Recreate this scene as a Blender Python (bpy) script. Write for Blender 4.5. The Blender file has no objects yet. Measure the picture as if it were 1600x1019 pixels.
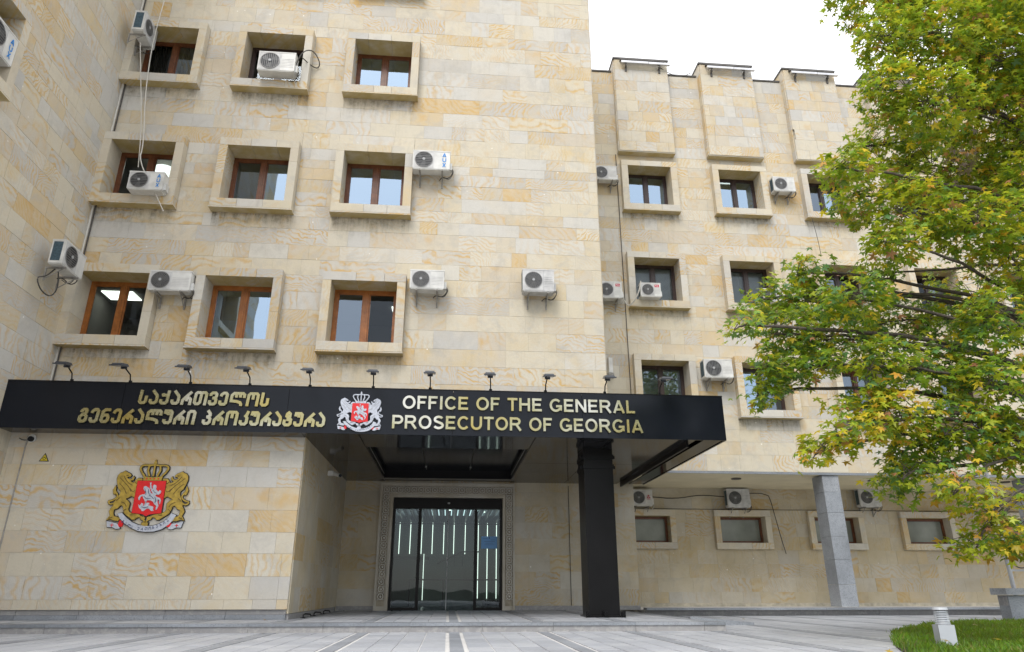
import bpy, math, random
import numpy as np
from mathutils import Vector, Matrix
R = math.radians
SC = bpy.context.scene
COL = SC.collection

# ------------------------------------------------------------------ camera, sky, sun, exposure
cd = bpy.data.cameras.new('camera'); cam = bpy.data.objects.new('camera', cd); COL.objects.link(cam)
cd.sensor_width = 36; cd.lens = 24.5; cd.clip_end = 3000; cd.clip_start = 0.05
cam.location = (0, 0, 0); cam.rotation_euler = (R(90 + 20.761), 0, R(-4.954))
SC.camera = cam
SUN_EL, SUN_AZ = 48, 205          # azimuth measured from +Y clockwise: behind the camera, to its left
w = bpy.data.worlds.new('World'); SC.world = w; w.use_nodes = True
nt = w.node_tree; nt.nodes.clear()
wo = nt.nodes.new('ShaderNodeOutputWorld')
sky = nt.nodes.new('ShaderNodeTexSky'); sky.sky_type = 'NISHITA'; sky.sun_disc = False
sky.sun_elevation = R(SUN_EL); sky.sun_rotation = R(SUN_AZ)
b1 = nt.nodes.new('ShaderNodeBackground'); b1.inputs[1].default_value = 0.05
nt.links.new(sky.outputs[0], b1.inputs[0])
# overcast cloud layer: three times brighter at the zenith than at the horizon, faint cloud structure
geo = nt.nodes.new('ShaderNodeTexCoord'); sep = nt.nodes.new('ShaderNodeSeparateXYZ')
nt.links.new(geo.outputs['Generated'], sep.inputs[0])
mr = nt.nodes.new('ShaderNodeMapRange'); mr.inputs[1].default_value = 0; mr.inputs[2].default_value = 1
mr.inputs[3].default_value = 0.62; mr.inputs[4].default_value = 1.45
nt.links.new(sep.outputs[2], mr.inputs[0])
cn = nt.nodes.new('ShaderNodeTexNoise'); cn.inputs['Scale'].default_value = 2.2; cn.inputs['Detail'].default_value = 4
nt.links.new(geo.outputs['Generated'], cn.inputs['Vector'])
cm = nt.nodes.new('ShaderNodeMapRange'); cm.inputs[3].default_value = 0.92; cm.inputs[4].default_value = 1.06
nt.links.new(cn.outputs[0], cm.inputs[0])
mu = nt.nodes.new('ShaderNodeMath'); mu.operation = 'MULTIPLY'
nt.links.new(mr.outputs[0], mu.inputs[0]); nt.links.new(cm.outputs[0], mu.inputs[1])
b2 = nt.nodes.new('ShaderNodeBackground'); b2.inputs[0].default_value = (1.0, 0.985, 0.965, 1)
nt.links.new(mu.outputs[0], b2.inputs[1])
ads = nt.nodes.new('ShaderNodeAddShader')
nt.links.new(b1.outputs[0], ads.inputs[0]); nt.links.new(b2.outputs[0], ads.inputs[1]); nt.links.new(ads.outputs[0], wo.inputs[0])
sl = bpy.data.lights.new('sun', 'SUN'); sl.energy = 1.5; sl.angle = R(25); sl.color = (1, 0.965, 0.91)
so = bpy.data.objects.new('sun', sl); COL.objects.link(so)
sd = Vector((math.sin(R(SUN_AZ)) * math.cos(R(SUN_EL)), math.cos(R(SUN_AZ)) * math.cos(R(SUN_EL)), math.sin(R(SUN_EL))))
so.rotation_euler = sd.to_track_quat('Z', 'Y').to_euler()
SC.view_settings.view_transform = 'Standard'; SC.view_settings.look = 'None'
SC.view_settings.gamma = 1; SC.view_settings.exposure = 0.47
SC.view_settings.use_curve_mapping = False
try:
    SC.cycles.max_bounces = 8; SC.cycles.diffuse_bounces = 4; SC.cycles.glossy_bounces = 4; SC.cycles.transparent_max_bounces = 12
except Exception: pass

# ------------------------------------------------------------------ materials
MAT = {}
class NB:
    """small node-building helper"""
    def __init__(s, name):
        s.m = bpy.data.materials.new(name); s.m.use_nodes = True; s.t = s.m.node_tree; s.t.nodes.clear()
        s.out = s.t.nodes.new('ShaderNodeOutputMaterial'); MAT[name] = s.m
    def n(s, typ, **kw):
        nd = s.t.nodes.new('ShaderNode' + typ)
        for k, v in kw.items(): setattr(nd, k, v)
        return nd
    def l(s, a, b): s.t.links.new(a, b)
    def put(s, sock, v):
        if hasattr(v, 'is_output') or hasattr(v, 'links'): s.l(v, sock)
        else: sock.default_value = v
    def math(s, op, a, b=None, c=None, clamp=False):
        nd = s.n('Math', operation=op); nd.use_clamp = clamp
        s.put(nd.inputs[0], a)
        if b is not None: s.put(nd.inputs[1], b)
        if c is not None: s.put(nd.inputs[2], c)
        return nd.outputs[0]
    def mix(s, f, a, b, mode='MIX'):
        nd = s.n('Mix', data_type='RGBA', blend_type=mode)
        s.put(nd.inputs[0], f); s.put(nd.inputs[6], a); s.put(nd.inputs[7], b)
        return nd.outputs[2]
    def ramp(s, f, stops, interp='LINEAR'):
        nd = s.n('ValToRGB'); cr = nd.color_ramp; cr.interpolation = interp
        while len(cr.elements) < len(stops): cr.elements.new(0.5)
        for e, (p, c) in zip(cr.elements, stops):
            e.position = p; e.color = (*c, 1) if len(c) == 3 else c
        s.put(nd.inputs[0], f); return nd.outputs[0]
    def noise(s, vec, scale, detail=3, rough=0.55, dist=0):
        nd = s.n('TexNoise'); s.put(nd.inputs['Vector'], vec)
        nd.inputs['Scale'].default_value = scale; nd.inputs['Detail'].default_value = detail
        nd.inputs['Roughness'].default_value = rough; nd.inputs['Distortion'].default_value = dist
        return nd.outputs[0]
    def maprange(s, v, a, b, c=0, d=1):
        nd = s.n('MapRange'); s.put(nd.inputs[0], v)
        for i, q in enumerate((a, b, c, d)): nd.inputs[i + 1].default_value = q
        return nd.outputs[0]
    def bsdf(s, color, rough=0.5, metal=0, bump=None, bstr=0.3, bdist=0.01, spec=0.5, coat=0):
        p = s.n('BsdfPrincipled')
        s.put(p.inputs['Base Color'], color if hasattr(color, 'links') else (*color, 1))
        s.put(p.inputs['Roughness'], rough); s.put(p.inputs['Metallic'], metal)
        p.inputs['Specular IOR Level'].default_value = spec
        p.inputs['Coat Weight'].default_value = coat; p.inputs['Coat Roughness'].default_value = 0.06
        if bump is not None:
            b = s.n('Bump'); b.inputs['Strength'].default_value = bstr; b.inputs['Distance'].default_value = bdist
            s.l(bump, b.inputs['Height']); s.l(b.outputs[0], p.inputs['Normal'])
        s.l(p.outputs[0], s.out.inputs[0]); return p

def simple(name, col, rough=0.5, metal=0, var=0.12, nscale=6, spec=0.5, coat=0):
    b = NB(name); pos = b.n('NewGeometry').outputs['Position']
    nz = b.noise(pos, nscale, 4)
    c = b.mix(b.maprange(nz, 0.3, 0.7), (*[x * (1 - var) for x in col], 1), (*[min(1, x * (1 + var)) for x in col], 1))
    b.bsdf(c, rough, metal, spec=spec, coat=coat)
    return b.m

def stone_material(name, trim=False, browned=False):
    b = NB(name)
    pos = b.n('NewGeometry').outputs['Position']
    sx = b.n('SeparateXYZ'); b.l(pos, sx.inputs[0])
    u = b.math('ADD', sx.outputs[0], sx.outputs[1]); z = sx.outputs[2]
    at = b.n('Attribute', attribute_name='seed'); ss = b.n('SeparateColor'); b.l(at.outputs['Color'], ss.inputs[0])
    r_, g_, q_ = ss.outputs[0], ss.outputs[1], ss.outputs[2]; a_ = at.outputs['Alpha']
    off = b.math('MULTIPLY', a_, 37.0)
    cv = b.n('CombineXYZ'); b.l(u, cv.inputs[0]); b.l(off, cv.inputs[1]); b.l(z, cv.inputs[2])
    P = cv.outputs[0]
    # base tone of the slab
    base = b.ramp(r_, [(0.0, (0.43, 0.43, 0.42)), (0.14, (0.51, 0.50, 0.475)), (0.30, (0.61, 0.595, 0.55)), (0.46, (0.60, 0.55, 0.44)), (0.60, (0.63, 0.60, 0.52)),
                       (0.74, (0.61, 0.54, 0.40)), (0.84, (0.56, 0.51, 0.43)), (0.93, (0.59, 0.49, 0.34)), (1.0, (0.60, 0.46, 0.27))])
    blot = b.maprange(b.noise(P, 1.5, 5, 0.6), 0.42, 0.62)
    base = b.mix(b.math('MULTIPLY', blot, b.maprange(g_, 0.25, 1, 0.0, 0.75)), base, (0.62, 0.49, 0.27, 1))
    blot2 = b.maprange(b.noise(P, 2.6, 5, 0.65, 0.6), 0.50, 0.66)
    base = b.mix(b.math('MULTIPLY', blot2, 0.5), base, (0.46, 0.445, 0.41, 1))
    # wandering iron bands, own direction per slab
    vr = b.n('VectorRotate', rotation_type='Y_AXIS'); b.l(P, vr.inputs[0]); b.put(vr.inputs['Angle'], b.math('MULTIPLY', g_, 3.14159))
    wn_ = b.n('TexNoise'); b.l(P, wn_.inputs['Vector']); wn_.inputs['Scale'].default_value = 1.9; wn_.inputs['Detail'].default_value = 3
    wo_ = b.n('VectorMath', operation='MULTIPLY_ADD'); b.l(wn_.outputs['Color'], wo_.inputs[0]); wo_.inputs[1].default_value = (0.75, 0.75, 0.75); b.l(vr.outputs[0], wo_.inputs[2])
    wsc = b.n('VectorMath', operation='SCALE'); b.l(wo_.outputs[0], wsc.inputs[0]); b.put(wsc.inputs['Scale'], b.maprange(a_, 0, 1, 0.45, 1.35))
    wv = b.n('TexWave', wave_type='BANDS', bands_direction='X'); b.l(wsc.outputs[0], wv.inputs[0])
    wv.inputs['Scale'].default_value = 3.0; wv.inputs['Distortion'].default_value = 4.5
    wv.inputs['Detail'].default_value = 2.5; wv.inputs['Detail Scale'].default_value = 0.75
    wm = b.math('MULTIPLY', b.math('POWER', wv.outputs['Fac'], 2.2), b.maprange(b.noise(P, 6.0, 3), 0.30, 0.55, 0.35, 1.0))
    big = b.maprange(b.noise(P, 1.6, 2), 0.30, 0.56)
    bs = b.math('MULTIPLY', b.maprange(q_, 0.25, 0.80, 0.0, 1.0), b.math('MULTIPLY', wm, big))
    c = b.mix(bs, base, (0.60, 0.39, 0.135, 1))
    wv2 = b.n('TexWave', wave_type='BANDS', bands_direction='X'); b.l(vr.outputs[0], wv2.inputs[0])
    wv2.inputs['Scale'].default_value = 11; wv2.inputs['Distortion'].default_value = 7; wv2.inputs['Detail'].default_value = 3
    fine = b.math('MULTIPLY', b.math('POWER', wv2.outputs['Fac'], 2.0), b.maprange(q_, 0.2, 1, 0.03, 0.22))
    c = b.mix(fine, c, (0.36, 0.29, 0.20, 1))
    # pale patches, ochre stains
    pat = b.maprange(b.noise(P, 4.2, 5, 0.6), 0.52, 0.74)
    c = b.mix(b.math('MULTIPLY', pat, 0.35), c, (0.64, 0.60, 0.52, 1))
    och = b.maprange(b.noise(P, 2.3, 3, 0.5), 0.60, 0.74)
    c = b.mix(b.math('MULTIPLY', och, b.maprange(r_, 0.3, 1.0, 0.05, 0.55)), c, (0.60, 0.36, 0.10, 1))
    # soot and run-off streaks following gravity (world position, not slab position)
    st = b.n('CombineXYZ'); b.l(b.math('MULTIPLY', u, 5.0), st.inputs[0]); b.l(b.math('MULTIPLY', z, 0.55), st.inputs[2])
    sk = b.maprange(b.noise(st.outputs[0], 1.0, 5, 0.65), 0.55, 0.80)
    big2 = b.maprange(b.noise(pos, 0.35, 3), 0.40, 0.68)
    c = b.mix(b.math('MULTIPLY', b.math('MULTIPLY', sk, big2), 0.36 if not trim else 0.6), c, (0.22, 0.20, 0.16, 1))
    soot = b.maprange(b.noise(pos, 1.1, 6, 0.7), 0.56, 0.82)
    c = b.mix(b.math('MULTIPLY', soot, 0.38), c, (0.28, 0.265, 0.235, 1))
    if not trim and not browned:
        # run-off stains and painted contact shadow below the window boxes (they repeat with the storeys)
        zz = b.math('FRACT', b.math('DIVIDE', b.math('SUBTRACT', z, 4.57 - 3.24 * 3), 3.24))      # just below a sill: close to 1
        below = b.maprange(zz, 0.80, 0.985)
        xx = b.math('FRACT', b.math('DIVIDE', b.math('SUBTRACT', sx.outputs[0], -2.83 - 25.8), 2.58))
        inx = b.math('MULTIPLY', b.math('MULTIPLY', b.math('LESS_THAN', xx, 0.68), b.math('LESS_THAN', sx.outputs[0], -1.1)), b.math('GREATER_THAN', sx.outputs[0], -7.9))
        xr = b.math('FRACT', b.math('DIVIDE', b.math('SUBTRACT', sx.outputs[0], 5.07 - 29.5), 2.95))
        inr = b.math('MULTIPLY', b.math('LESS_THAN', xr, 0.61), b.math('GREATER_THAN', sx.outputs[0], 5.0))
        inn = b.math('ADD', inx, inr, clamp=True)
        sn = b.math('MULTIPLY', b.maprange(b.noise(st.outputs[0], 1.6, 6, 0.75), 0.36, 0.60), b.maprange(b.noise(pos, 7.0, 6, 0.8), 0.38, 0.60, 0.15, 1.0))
        stain_shade = b.math('MULTIPLY', b.math('MULTIPLY', b.math('POWER', below, 1.4), inn), b.math('MULTIPLY', sn, b.math('MULTIPLY', b.math('GREATER_THAN', z, 3.5), b.math('LESS_THAN', z, 12.9))))
        c = b.mix(b.math('MULTIPLY', stain_shade, 0.9), c, (0.12, 0.105, 0.07, 1))
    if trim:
        # patchy ochre brown on down-facing faces
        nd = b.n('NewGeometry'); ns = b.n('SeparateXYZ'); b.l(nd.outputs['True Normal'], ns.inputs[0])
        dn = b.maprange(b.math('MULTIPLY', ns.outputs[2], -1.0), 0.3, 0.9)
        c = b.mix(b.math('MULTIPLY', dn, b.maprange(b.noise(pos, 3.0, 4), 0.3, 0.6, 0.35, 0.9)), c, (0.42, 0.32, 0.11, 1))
    if browned:  # patchy browner tone mixed over the stone
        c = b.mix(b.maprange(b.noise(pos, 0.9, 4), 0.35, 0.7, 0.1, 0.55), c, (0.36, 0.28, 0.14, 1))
    # plaster filled anchor holes: small whitish dots
    vo = b.n('TexVoronoi', feature='F1'); vv = b.n('CombineXYZ'); b.l(u, vv.inputs[0]); b.l(z, vv.inputs[2])
    b.l(vv.outputs[0], vo.inputs['Vector']); vo.inputs['Scale'].default_value = 3.1; vo.inputs['Randomness'].default_value = 0.9
    sp = b.n('SeparateColor'); b.l(vo.outputs['Color'], sp.inputs[0])
    dots = b.math('MULTIPLY', b.math('LESS_THAN', vo.outputs['Distance'], b.maprange(sp.outputs[1], 0, 1, 0.05, 0.11)), b.math('GREATER_THAN', sp.outputs[0], 0.30))
    c = b.mix(b.math('MULTIPLY', dots, b.maprange(sp.outputs[2], 0, 1, 0.25, 1.0)), c, (0.90, 0.885, 0.85, 1))
    # fine grain
    gr = b.noise(pos, 55, 4, 0.7)
    c = b.mix(b.maprange(gr, 0.3, 0.7, 0.0, 0.16), c, (0.30, 0.26, 0.20, 1))
    b.bsdf(c, b.maprange(gr, 0.2, 0.8, 0.62, 0.9), bump=b.noise(pos, 26, 6, 0.7), bstr=0.35, bdist=0.006, spec=0.25)
    return b.m
stone_material('sandstone'); stone_material('trim_stone', trim=True); stone_material('brown_sandstone', browned=True)

def seeded_stone(name, stops, rough, speck, sc=90, bump=0.15):
    b = NB(name); pos = b.n('NewGeometry').outputs['Position']
    at = b.n('Attribute', attribute_name='seed'); ss = b.n('SeparateColor'); b.l(at.outputs['Color'], ss.inputs[0])
    c = b.ramp(ss.outputs[0], stops)
    n1 = b.noise(pos, 2.2, 5, 0.6); c = b.mix(b.maprange(n1, 0.4, 0.75, 0, 0.35), c, (*speck, 1))
    n3 = b.noise(pos, 0.7, 6, 0.7); c = b.mix(b.maprange(n3, 0.42, 0.72, 0, 0.6), c, (*[x * 0.72 for x in speck], 1))
    n2 = b.noise(pos, sc, 3, 0.7); c = b.mix(b.maprange(n2, 0.5, 0.62, 0, 0.5), c, (*speck, 1))
    b.bsdf(c, b.maprange(n1, 0.3, 0.7, rough, rough + 0.2), bump=n2, bstr=bump, bdist=0.003)
seeded_stone('paving_grey', [(0, (0.36, 0.38, 0.425)), (0.5, (0.44, 0.46, 0.50)), (1, (0.50, 0.515, 0.545))], 0.42, (0.33, 0.34, 0.37))
seeded_stone('paving_dark', [(0, (0.29, 0.31, 0.35)), (1, (0.36, 0.38, 0.42))], 0.42, (0.18, 0.19, 0.21))
seeded_stone('paving_white', [(0, (0.66, 0.655, 0.65)), (1, (0.76, 0.75, 0.74))], 0.5, (0.52, 0.515, 0.51))
seeded_stone('granite', [(0, (0.21, 0.23, 0.26)), (0.5, (0.28, 0.305, 0.34)), (1, (0.36, 0.38, 0.415))], 0.45, (0.13, 0.14, 0.155), 38)
seeded_stone('plinth_stone', [(0, (0.22, 0.22, 0.23)), (1, (0.33, 0.325, 0.33))], 0.55, (0.42, 0.41, 0.40), 12)
simple('mortar', (0.50, 0.46, 0.375), 0.95, var=0.25)
simple('black_panel', (0.008, 0.010, 0.015), 0.16, 0, 0.1, 1.5, spec=0.22)
simple('black_steel', (0.007, 0.007, 0.008), 0.30, 0, 0.15, 3, spec=0.15)
simple('soffit_panel', (0.018, 0.018, 0.02), 0.08, 0, 0.1, 1.2, spec=0.28)
simple('ceiling_plaster', (0.62, 0.56, 0.40), 0.9, 0, 0.08, 1.5)
simple('wood_orange', (0.30, 0.105, 0.022), 0.35, 0, 0.25, 9)
simple('wood_brown', (0.13, 0.045, 0.018), 0.35, 0, 0.3, 9)
simple('frame_dark', (0.045, 0.028, 0.026), 0.35, 0, 0.2, 9)
simple('ac_white', (0.63, 0.63, 0.61), 0.42, 0, 0.16, 4)
simple('ac_worn', (0.52, 0.52, 0.52), 0.5, 0, 0.18, 7)
simple('ac_grey', (0.36, 0.37, 0.385), 0.5, 0, 0.12, 7)
simple('ac_dark', (0.045, 0.048, 0.055), 0.6, 0, 0.2, 7)
simple('fan_plastic', (0.10, 0.105, 0.11), 0.5, 0, 0.12, 7); simple('coil_blue', (0.05, 0.09, 0.12), 0.5, 0.2, 0.3, 30)
simple('grille_wire', (0.20, 0.20, 0.20), 0.45, 0.3, 0.1, 8)
simple('bracket_steel', (0.30, 0.29, 0.27), 0.55, 0.3, 0.3, 8)
simple('cable_white', (0.55, 0.53, 0.48), 0.6, 0, 0.1, 8)
simple('cable_dark', (0.06, 0.055, 0.05), 0.6, 0, 0.2, 8)
simple('logo_blue', (0.02, 0.22, 0.60), 0.4)
simple('logo_red', (0.55, 0.02, 0.05), 0.4)
simple('logo_white', (0.8, 0.8, 0.8), 0.4)
simple('gold_paint', (0.42, 0.29, 0.05), 0.42, 0.25, 0.28, 14)
simple('gold_line', (0.13, 0.08, 0.015), 0.5, 0.1, 0.2, 14)
simple('black_paint', (0.012, 0.012, 0.015), 0.45)
simple('red_enamel', (0.68, 0.010, 0.014), 0.35, 0, 0.08, 8)
simple('silver_paint', (0.50, 0.53, 0.60), 0.35, 0.2, 0.15, 20)
simple('navy_paint', (0.03, 0.05, 0.13), 0.4)
simple('sign_yellow', (0.65, 0.50, 0.02), 0.5)
simple('lamp_body', (0.035, 0.04, 0.05), 0.35)
simple('lamp_glass', (0.20, 0.21, 0.24), 0.15)
simple('aluminium', (0.62, 0.62, 0.63), 0.3, 0.8, 0.1)
simple('roof_cap', (0.10, 0.095, 0.09), 0.6, 0.1, 0.25, 4)
simple('bollard_paint', (0.46, 0.49, 0.54), 0.4, 0, 0.06, 5)
simple('pole_paint', (0.36, 0.37, 0.39), 0.45, 0.1, 0.1, 5)
simple('soil', (0.055, 0.045, 0.03), 0.95, 0, 0.3, 6)
simple('lobby_wall', (0.022, 0.032, 0.026), 0.35, 0, 0.35, 2.2)
simple('carved_shade', (0.34, 0.30, 0.23), 0.95, 0, 0.4, 5); simple('lobby_floor', (0.07, 0.075, 0.08), 0.25, 0, 0.2, 2)
simple('room_wall', (0.17, 0.16, 0.145), 0.9, 0, 0.15, 1)
simple('curtain_dark', (0.045, 0.04, 0.035), 0.9, 0, 0.3, 5)
simple('curtain_pale', (0.50, 0.50, 0.49), 0.9, 0, 0.1, 3)
simple('blind_slat', (0.56, 0.58, 0.60), 0.6, 0, 0.05, 4)
simple('frosted_pane', (0.23, 0.25, 0.22), 0.22, 0, 0.2, 1.5, spec=0.5)
simple('notice_blue', (0.10, 0.30, 0.62), 0.4, 0, 0.05, 4)
simple('rust', (0.20, 0.07, 0.03), 0.8, 0, 0.3, 9)

def sign_metal():
    b = NB('sign_metal'); pos = b.n('NewGeometry').outputs['Position']
    nz = b.noise(pos, 1.1, 3); nf = b.noise(pos, 24, 4)
    c = b.ramp(nz, [(0.34, (0.40, 0.32, 0.11)), (0.5, (0.38, 0.36, 0.21)), (0.66, (0.60, 0.59, 0.53))])  # gold to pale patches: reflections painted into the metal colour
    b.bsdf(c, b.maprange(nf, 0.3, 0.7, 0.22, 0.42), 0.85, bump=nf, bstr=0.25, bdist=0.004)
sign_metal()
def emis(name, col, s):
    b = NB(name); e = b.n('Emission'); e.inputs[0].default_value = (*col, 1); e.inputs[1].default_value = s
    b.l(e.outputs[0], b.out.inputs[0])
emis('panel_light', (0.93, 1.0, 0.92), 2.2); emis('strip_light', (0.95, 1.0, 0.95), 1.5); emis('strip_dim', (0.75, 0.92, 1.0), 1.0)
def glass(name, tint, refl, ior=1.5, gl=(0.80, 0.90, 1.0)):
    b = NB(name)
    tr = b.n('BsdfTransparent'); tr.inputs[0].default_value = (*tint, 1)
    g = b.n('BsdfGlossy'); g.inputs[0].default_value = (*gl, 1); g.inputs['Roughness'].default_value = 0.015
    pos = b.n('NewGeometry').outputs['Position']
    bp = b.n('Bump'); bp.inputs['Strength'].default_value = 0.13; bp.inputs['Distance'].default_value = 0.02
    b.l(b.noise(pos, 1.3, 1), bp.inputs['Height']); b.l(bp.outputs[0], g.inputs['Normal'])
    fr = b.n('Fresnel'); fr.inputs[0].default_value = ior
    f = b.math('ADD', fr.outputs[0], refl, clamp=True)
    mx = b.n('MixShader'); b.l(f, mx.inputs[0]); b.l(tr.outputs[0], mx.inputs[1]); b.l(g.outputs[0], mx.inputs[2])
    b.l(mx.outputs[0], b.out.inputs[0])
glass('glass_mirror', (0.45, 0.5, 0.52), 0.42, gl=(0.62, 0.80, 1.0)); glass('glass_half', (0.55, 0.6, 0.6), 0.16, gl=(0.7, 0.84, 1.0))
glass('glass_clear', (0.78, 0.82, 0.80), 0.0); glass('door_glass', (0.62, 0.76, 0.70), 0.01)
def leaf_mat(name):
    b = NB(name); at = b.n('Attribute', attribute_name='leafcol')
    pos = b.n('NewGeometry').outputs['Position']
    c = b.mix(b.maprange(b.noise(pos, 30, 3), 0.35, 0.7, 0, 0.25), at.outputs['Color'], (0.05, 0.07, 0.02, 1))
    d = b.n('BsdfPrincipled'); b.l(c, d.inputs['Base Color']); d.inputs['Roughness'].default_value = 0.42
    d.inputs['Specular IOR Level'].default_value = 0.45
    t = b.n('BsdfTranslucent'); b.l(b.mix(0.40, c, (0.50, 0.56, 0.03, 1)), t.inputs[0])
    mx = b.n('MixShader'); mx.inputs[0].default_value = 0.48
    b.l(d.outputs[0], mx.inputs[1]); b.l(t.outputs[0], mx.inputs[2]); b.l(mx.outputs[0], b.out.inputs[0])
leaf_mat('leaf')
def bark():
    b = NB('bark'); pos = b.n('NewGeometry').outputs['Position']
    n = b.noise(pos, 18, 6, 0.7); c = b.ramp(n, [(0.3, (0.035, 0.028, 0.022)), (0.7, (0.12, 0.10, 0.08))])
    b.bsdf(c, 0.9, bump=n, bstr=0.6, bdist=0.02)
bark()

# ------------------------------------------------------------------ mesh helpers
def props(o, label=None, cat=None, group=None, kind=None):
    if label: o['label'] = label
    if cat: o['category'] = cat
    if group: o['group'] = group
    if kind: o['kind'] = kind
    return o
def link(name, me, parent=None, loc=(0, 0, 0), rz=0.0):
    o = bpy.data.objects.new(name, me); COL.objects.link(o)
    o.location = loc
    if rz: o.rotation_euler = (0, 0, rz)
    if parent:
        o.parent = parent
        if parent.name in WORLD: o.matrix_parent_inverse = Matrix.Translation(-Vector(parent.location))   # its children are written in world coordinates
    return o
WORLD = {'office_building', 'office_wing', 'arcade_wing', 'entrance_canopy', 'glass_entrance', 'plane_tree'}
def empty(name, loc=(0, 0, 0), rz=0.0, label=None, cat=None, group=None):
    o = link(name, None, None, loc, rz); o.empty_display_size = 0.2
    return props(o, label, cat, group)
class MB:
    def __init__(s): s.v = []; s.f = []; s.seed = []; s.cur = None
    def add(s, vs, fs):
        b = len(s.v); s.v += [tuple(p) for p in vs]; s.f += [tuple(b + i for i in f) for f in fs]
        s.seed += [s.cur or (0.5, 0.5, 0.5, 0.5)] * len(vs)
    def box(s, x0, x1, y0, y1, z0, z1):
        s.add([(x0, y0, z0), (x1, y0, z0), (x1, y1, z0), (x0, y1, z0), (x0, y0, z1), (x1, y0, z1), (x1, y1, z1), (x0, y1, z1)],
              [(0, 3, 2, 1), (4, 5, 6, 7), (0, 1, 5, 4), (1, 2, 6, 5), (2, 3, 7, 6), (3, 0, 4, 7)])
    def quad(s, a, b, c, d): s.add([a, b, c, d], [(0, 1, 2, 3)])
    def tube(s, pts, r, n=6, taper=None, cap=True):
        pts = [Vector(p) for p in pts]; rings = []
        up = Vector((0.13, 0.31, 0.94)).normalized()
        for i, p in enumerate(pts):
            d = (pts[min(i + 1, len(pts) - 1)] - pts[max(i - 1, 0)]).normalized()
            a = d.cross(up); a = a.normalized() if a.length > 1e-4 else Vector((1, 0, 0)); bb = d.cross(a)
            rr = r if taper is None else r + (taper - r) * i / (len(pts) - 1)
            rings.append([p + (a * math.cos(2 * math.pi * k / n) + bb * math.sin(2 * math.pi * k / n)) * rr for k in range(n)])
        vs = [q for g in rings for q in g]; fs = []
        for i in range(len(pts) - 1):
            for k in range(n):
                k2 = (k + 1) % n; fs.append((i * n + k, i * n + k2, (i + 1) * n + k2, (i + 1) * n + k))
        if cap: fs.append(tuple(range(n))[::-1]); fs.append(tuple((len(pts) - 1) * n + k for k in range(n)))
        s.add(vs, fs)
    def disc(s, c, r, axis='y', n=24, t=0.01, r2=None):
        """solid short cylinder centred on c; axis x, y or z; r2 gives the far radius"""
        r2 = r if r2 is None else r2; vs = []
        for k, (o, rr) in enumerate(((-t / 2, r), (t / 2, r2))):
            for i in range(n):
                a = 2 * math.pi * i / n; p, q = math.cos(a) * rr, math.sin(a) * rr
                v = {'y': (p, o, q), 'x': (o, p, q), 'z': (p, q, o)}[axis]
                vs.append((c[0] + v[0], c[1] + v[1], c[2] + v[2]))
        fs = [tuple(range(n)), tuple(range(2 * n - 1, n - 1, -1))] + [(i, n + i, n + (i + 1) % n, (i + 1) % n) for i in range(n)]
        s.add(vs, fs)
    def ring(s, c, r, tr, n=20, m=4, axis='y'):
        vs = []; fs = []
        for i in range(n):
            a = 2 * math.pi * i / n
            for j in range(m):
                bb = 2 * math.pi * j / m + math.pi / m
                rr = r + tr * math.cos(bb); o = tr * math.sin(bb)
                v = (rr * math.cos(a), o, rr * math.sin(a)) if axis == 'y' else (rr * math.cos(a), rr * math.sin(a), o)
                vs.append((c[0] + v[0], c[1] + v[1], c[2] + v[2]))
        for i in range(n):
            for j in range(m):
                fs.append((i * m + j, ((i + 1) % n) * m + j, ((i + 1) % n) * m + (j + 1) % m, i * m + (j + 1) % m))
        s.add(vs, fs)
    def poly(s, pts, y0, y1):
        """flat outline in x,z extruded from y0 (front) to y1 (back)"""
        from mathutils.geometry import tessellate_polygon
        n = len(pts); vs = [(x, y0, z) for x, z in pts] + [(x, y1, z) for x, z in pts]
        fs = [tuple(t) for t in tessellate_polygon([[Vector((x, z, 0)) for x, z in pts]])]
        fs = fs + [(i, n + i, n + (i + 1) % n, (i + 1) % n) for i in range(n)]
        s.add(vs, fs)
    def ribbon(s, pts, wd, y0, y1, closed=False):
        """stroke of width wd along x,z points, square ends, extruded y0..y1"""
        P = [Vector(p) for p in pts]; n = len(P); L = []; Rr = []
        for i in range(n):
            if closed: d0 = P[i] - P[i - 1]; d1 = P[(i + 1) % n] - P[i]
            else: d0 = P[i] - P[max(i - 1, 0)]; d1 = P[min(i + 1, n - 1)] - P[i]
            if d0.length < 1e-6: d0 = d1
            if d1.length < 1e-6: d1 = d0
            n0 = Vector((-d0.y, d0.x)).normalized(); n1 = Vector((-d1.y, d1.x)).normalized()
            m = (n0 + n1); m = m.normalized() if m.length > 1e-4 else n0
            k = 1 / max(0.45, m.dot(n0)); L.append(P[i] + m * wd / 2 * k); Rr.append(P[i] - m * wd / 2 * k)
        vs = [(p.x, y0, p.y) for p in L] + [(p.x, y0, p.y) for p in Rr] + [(p.x, y1, p.y) for p in L] + [(p.x, y1, p.y) for p in Rr]
        fs = []
        for i in range(n if closed else n - 1):
            j = (i + 1) % n
            fs += [(i, j, n + j, n + i), (2 * n + i, 2 * n + j, j, i), (n + i, n + j, 3 * n + j, 3 * n + i)]
        if not closed: fs += [(0, n, 3 * n, 2 * n), (n - 1, 2 * n - 1 + n * 0, 4 * n - 1, 3 * n - 1)]
        s.add(vs, fs)
    def mesh(s, name, mat, smooth=False):
        me = bpy.data.meshes.new(name); me.from_pydata(s.v, [], s.f)
        if any(q != (0.5, 0.5, 0.5, 0.5) for q in s.seed):
            a = me.attributes.new('seed', 'FLOAT_COLOR', 'POINT')
            a.data.foreach_set('color', np.array(s.seed, dtype=np.float32).ravel())
        me.materials.append(MAT[mat])
        if smooth: me.polygons.foreach_set('use_smooth', [True] * len(me.polygons))
        me.update(); return me
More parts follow.
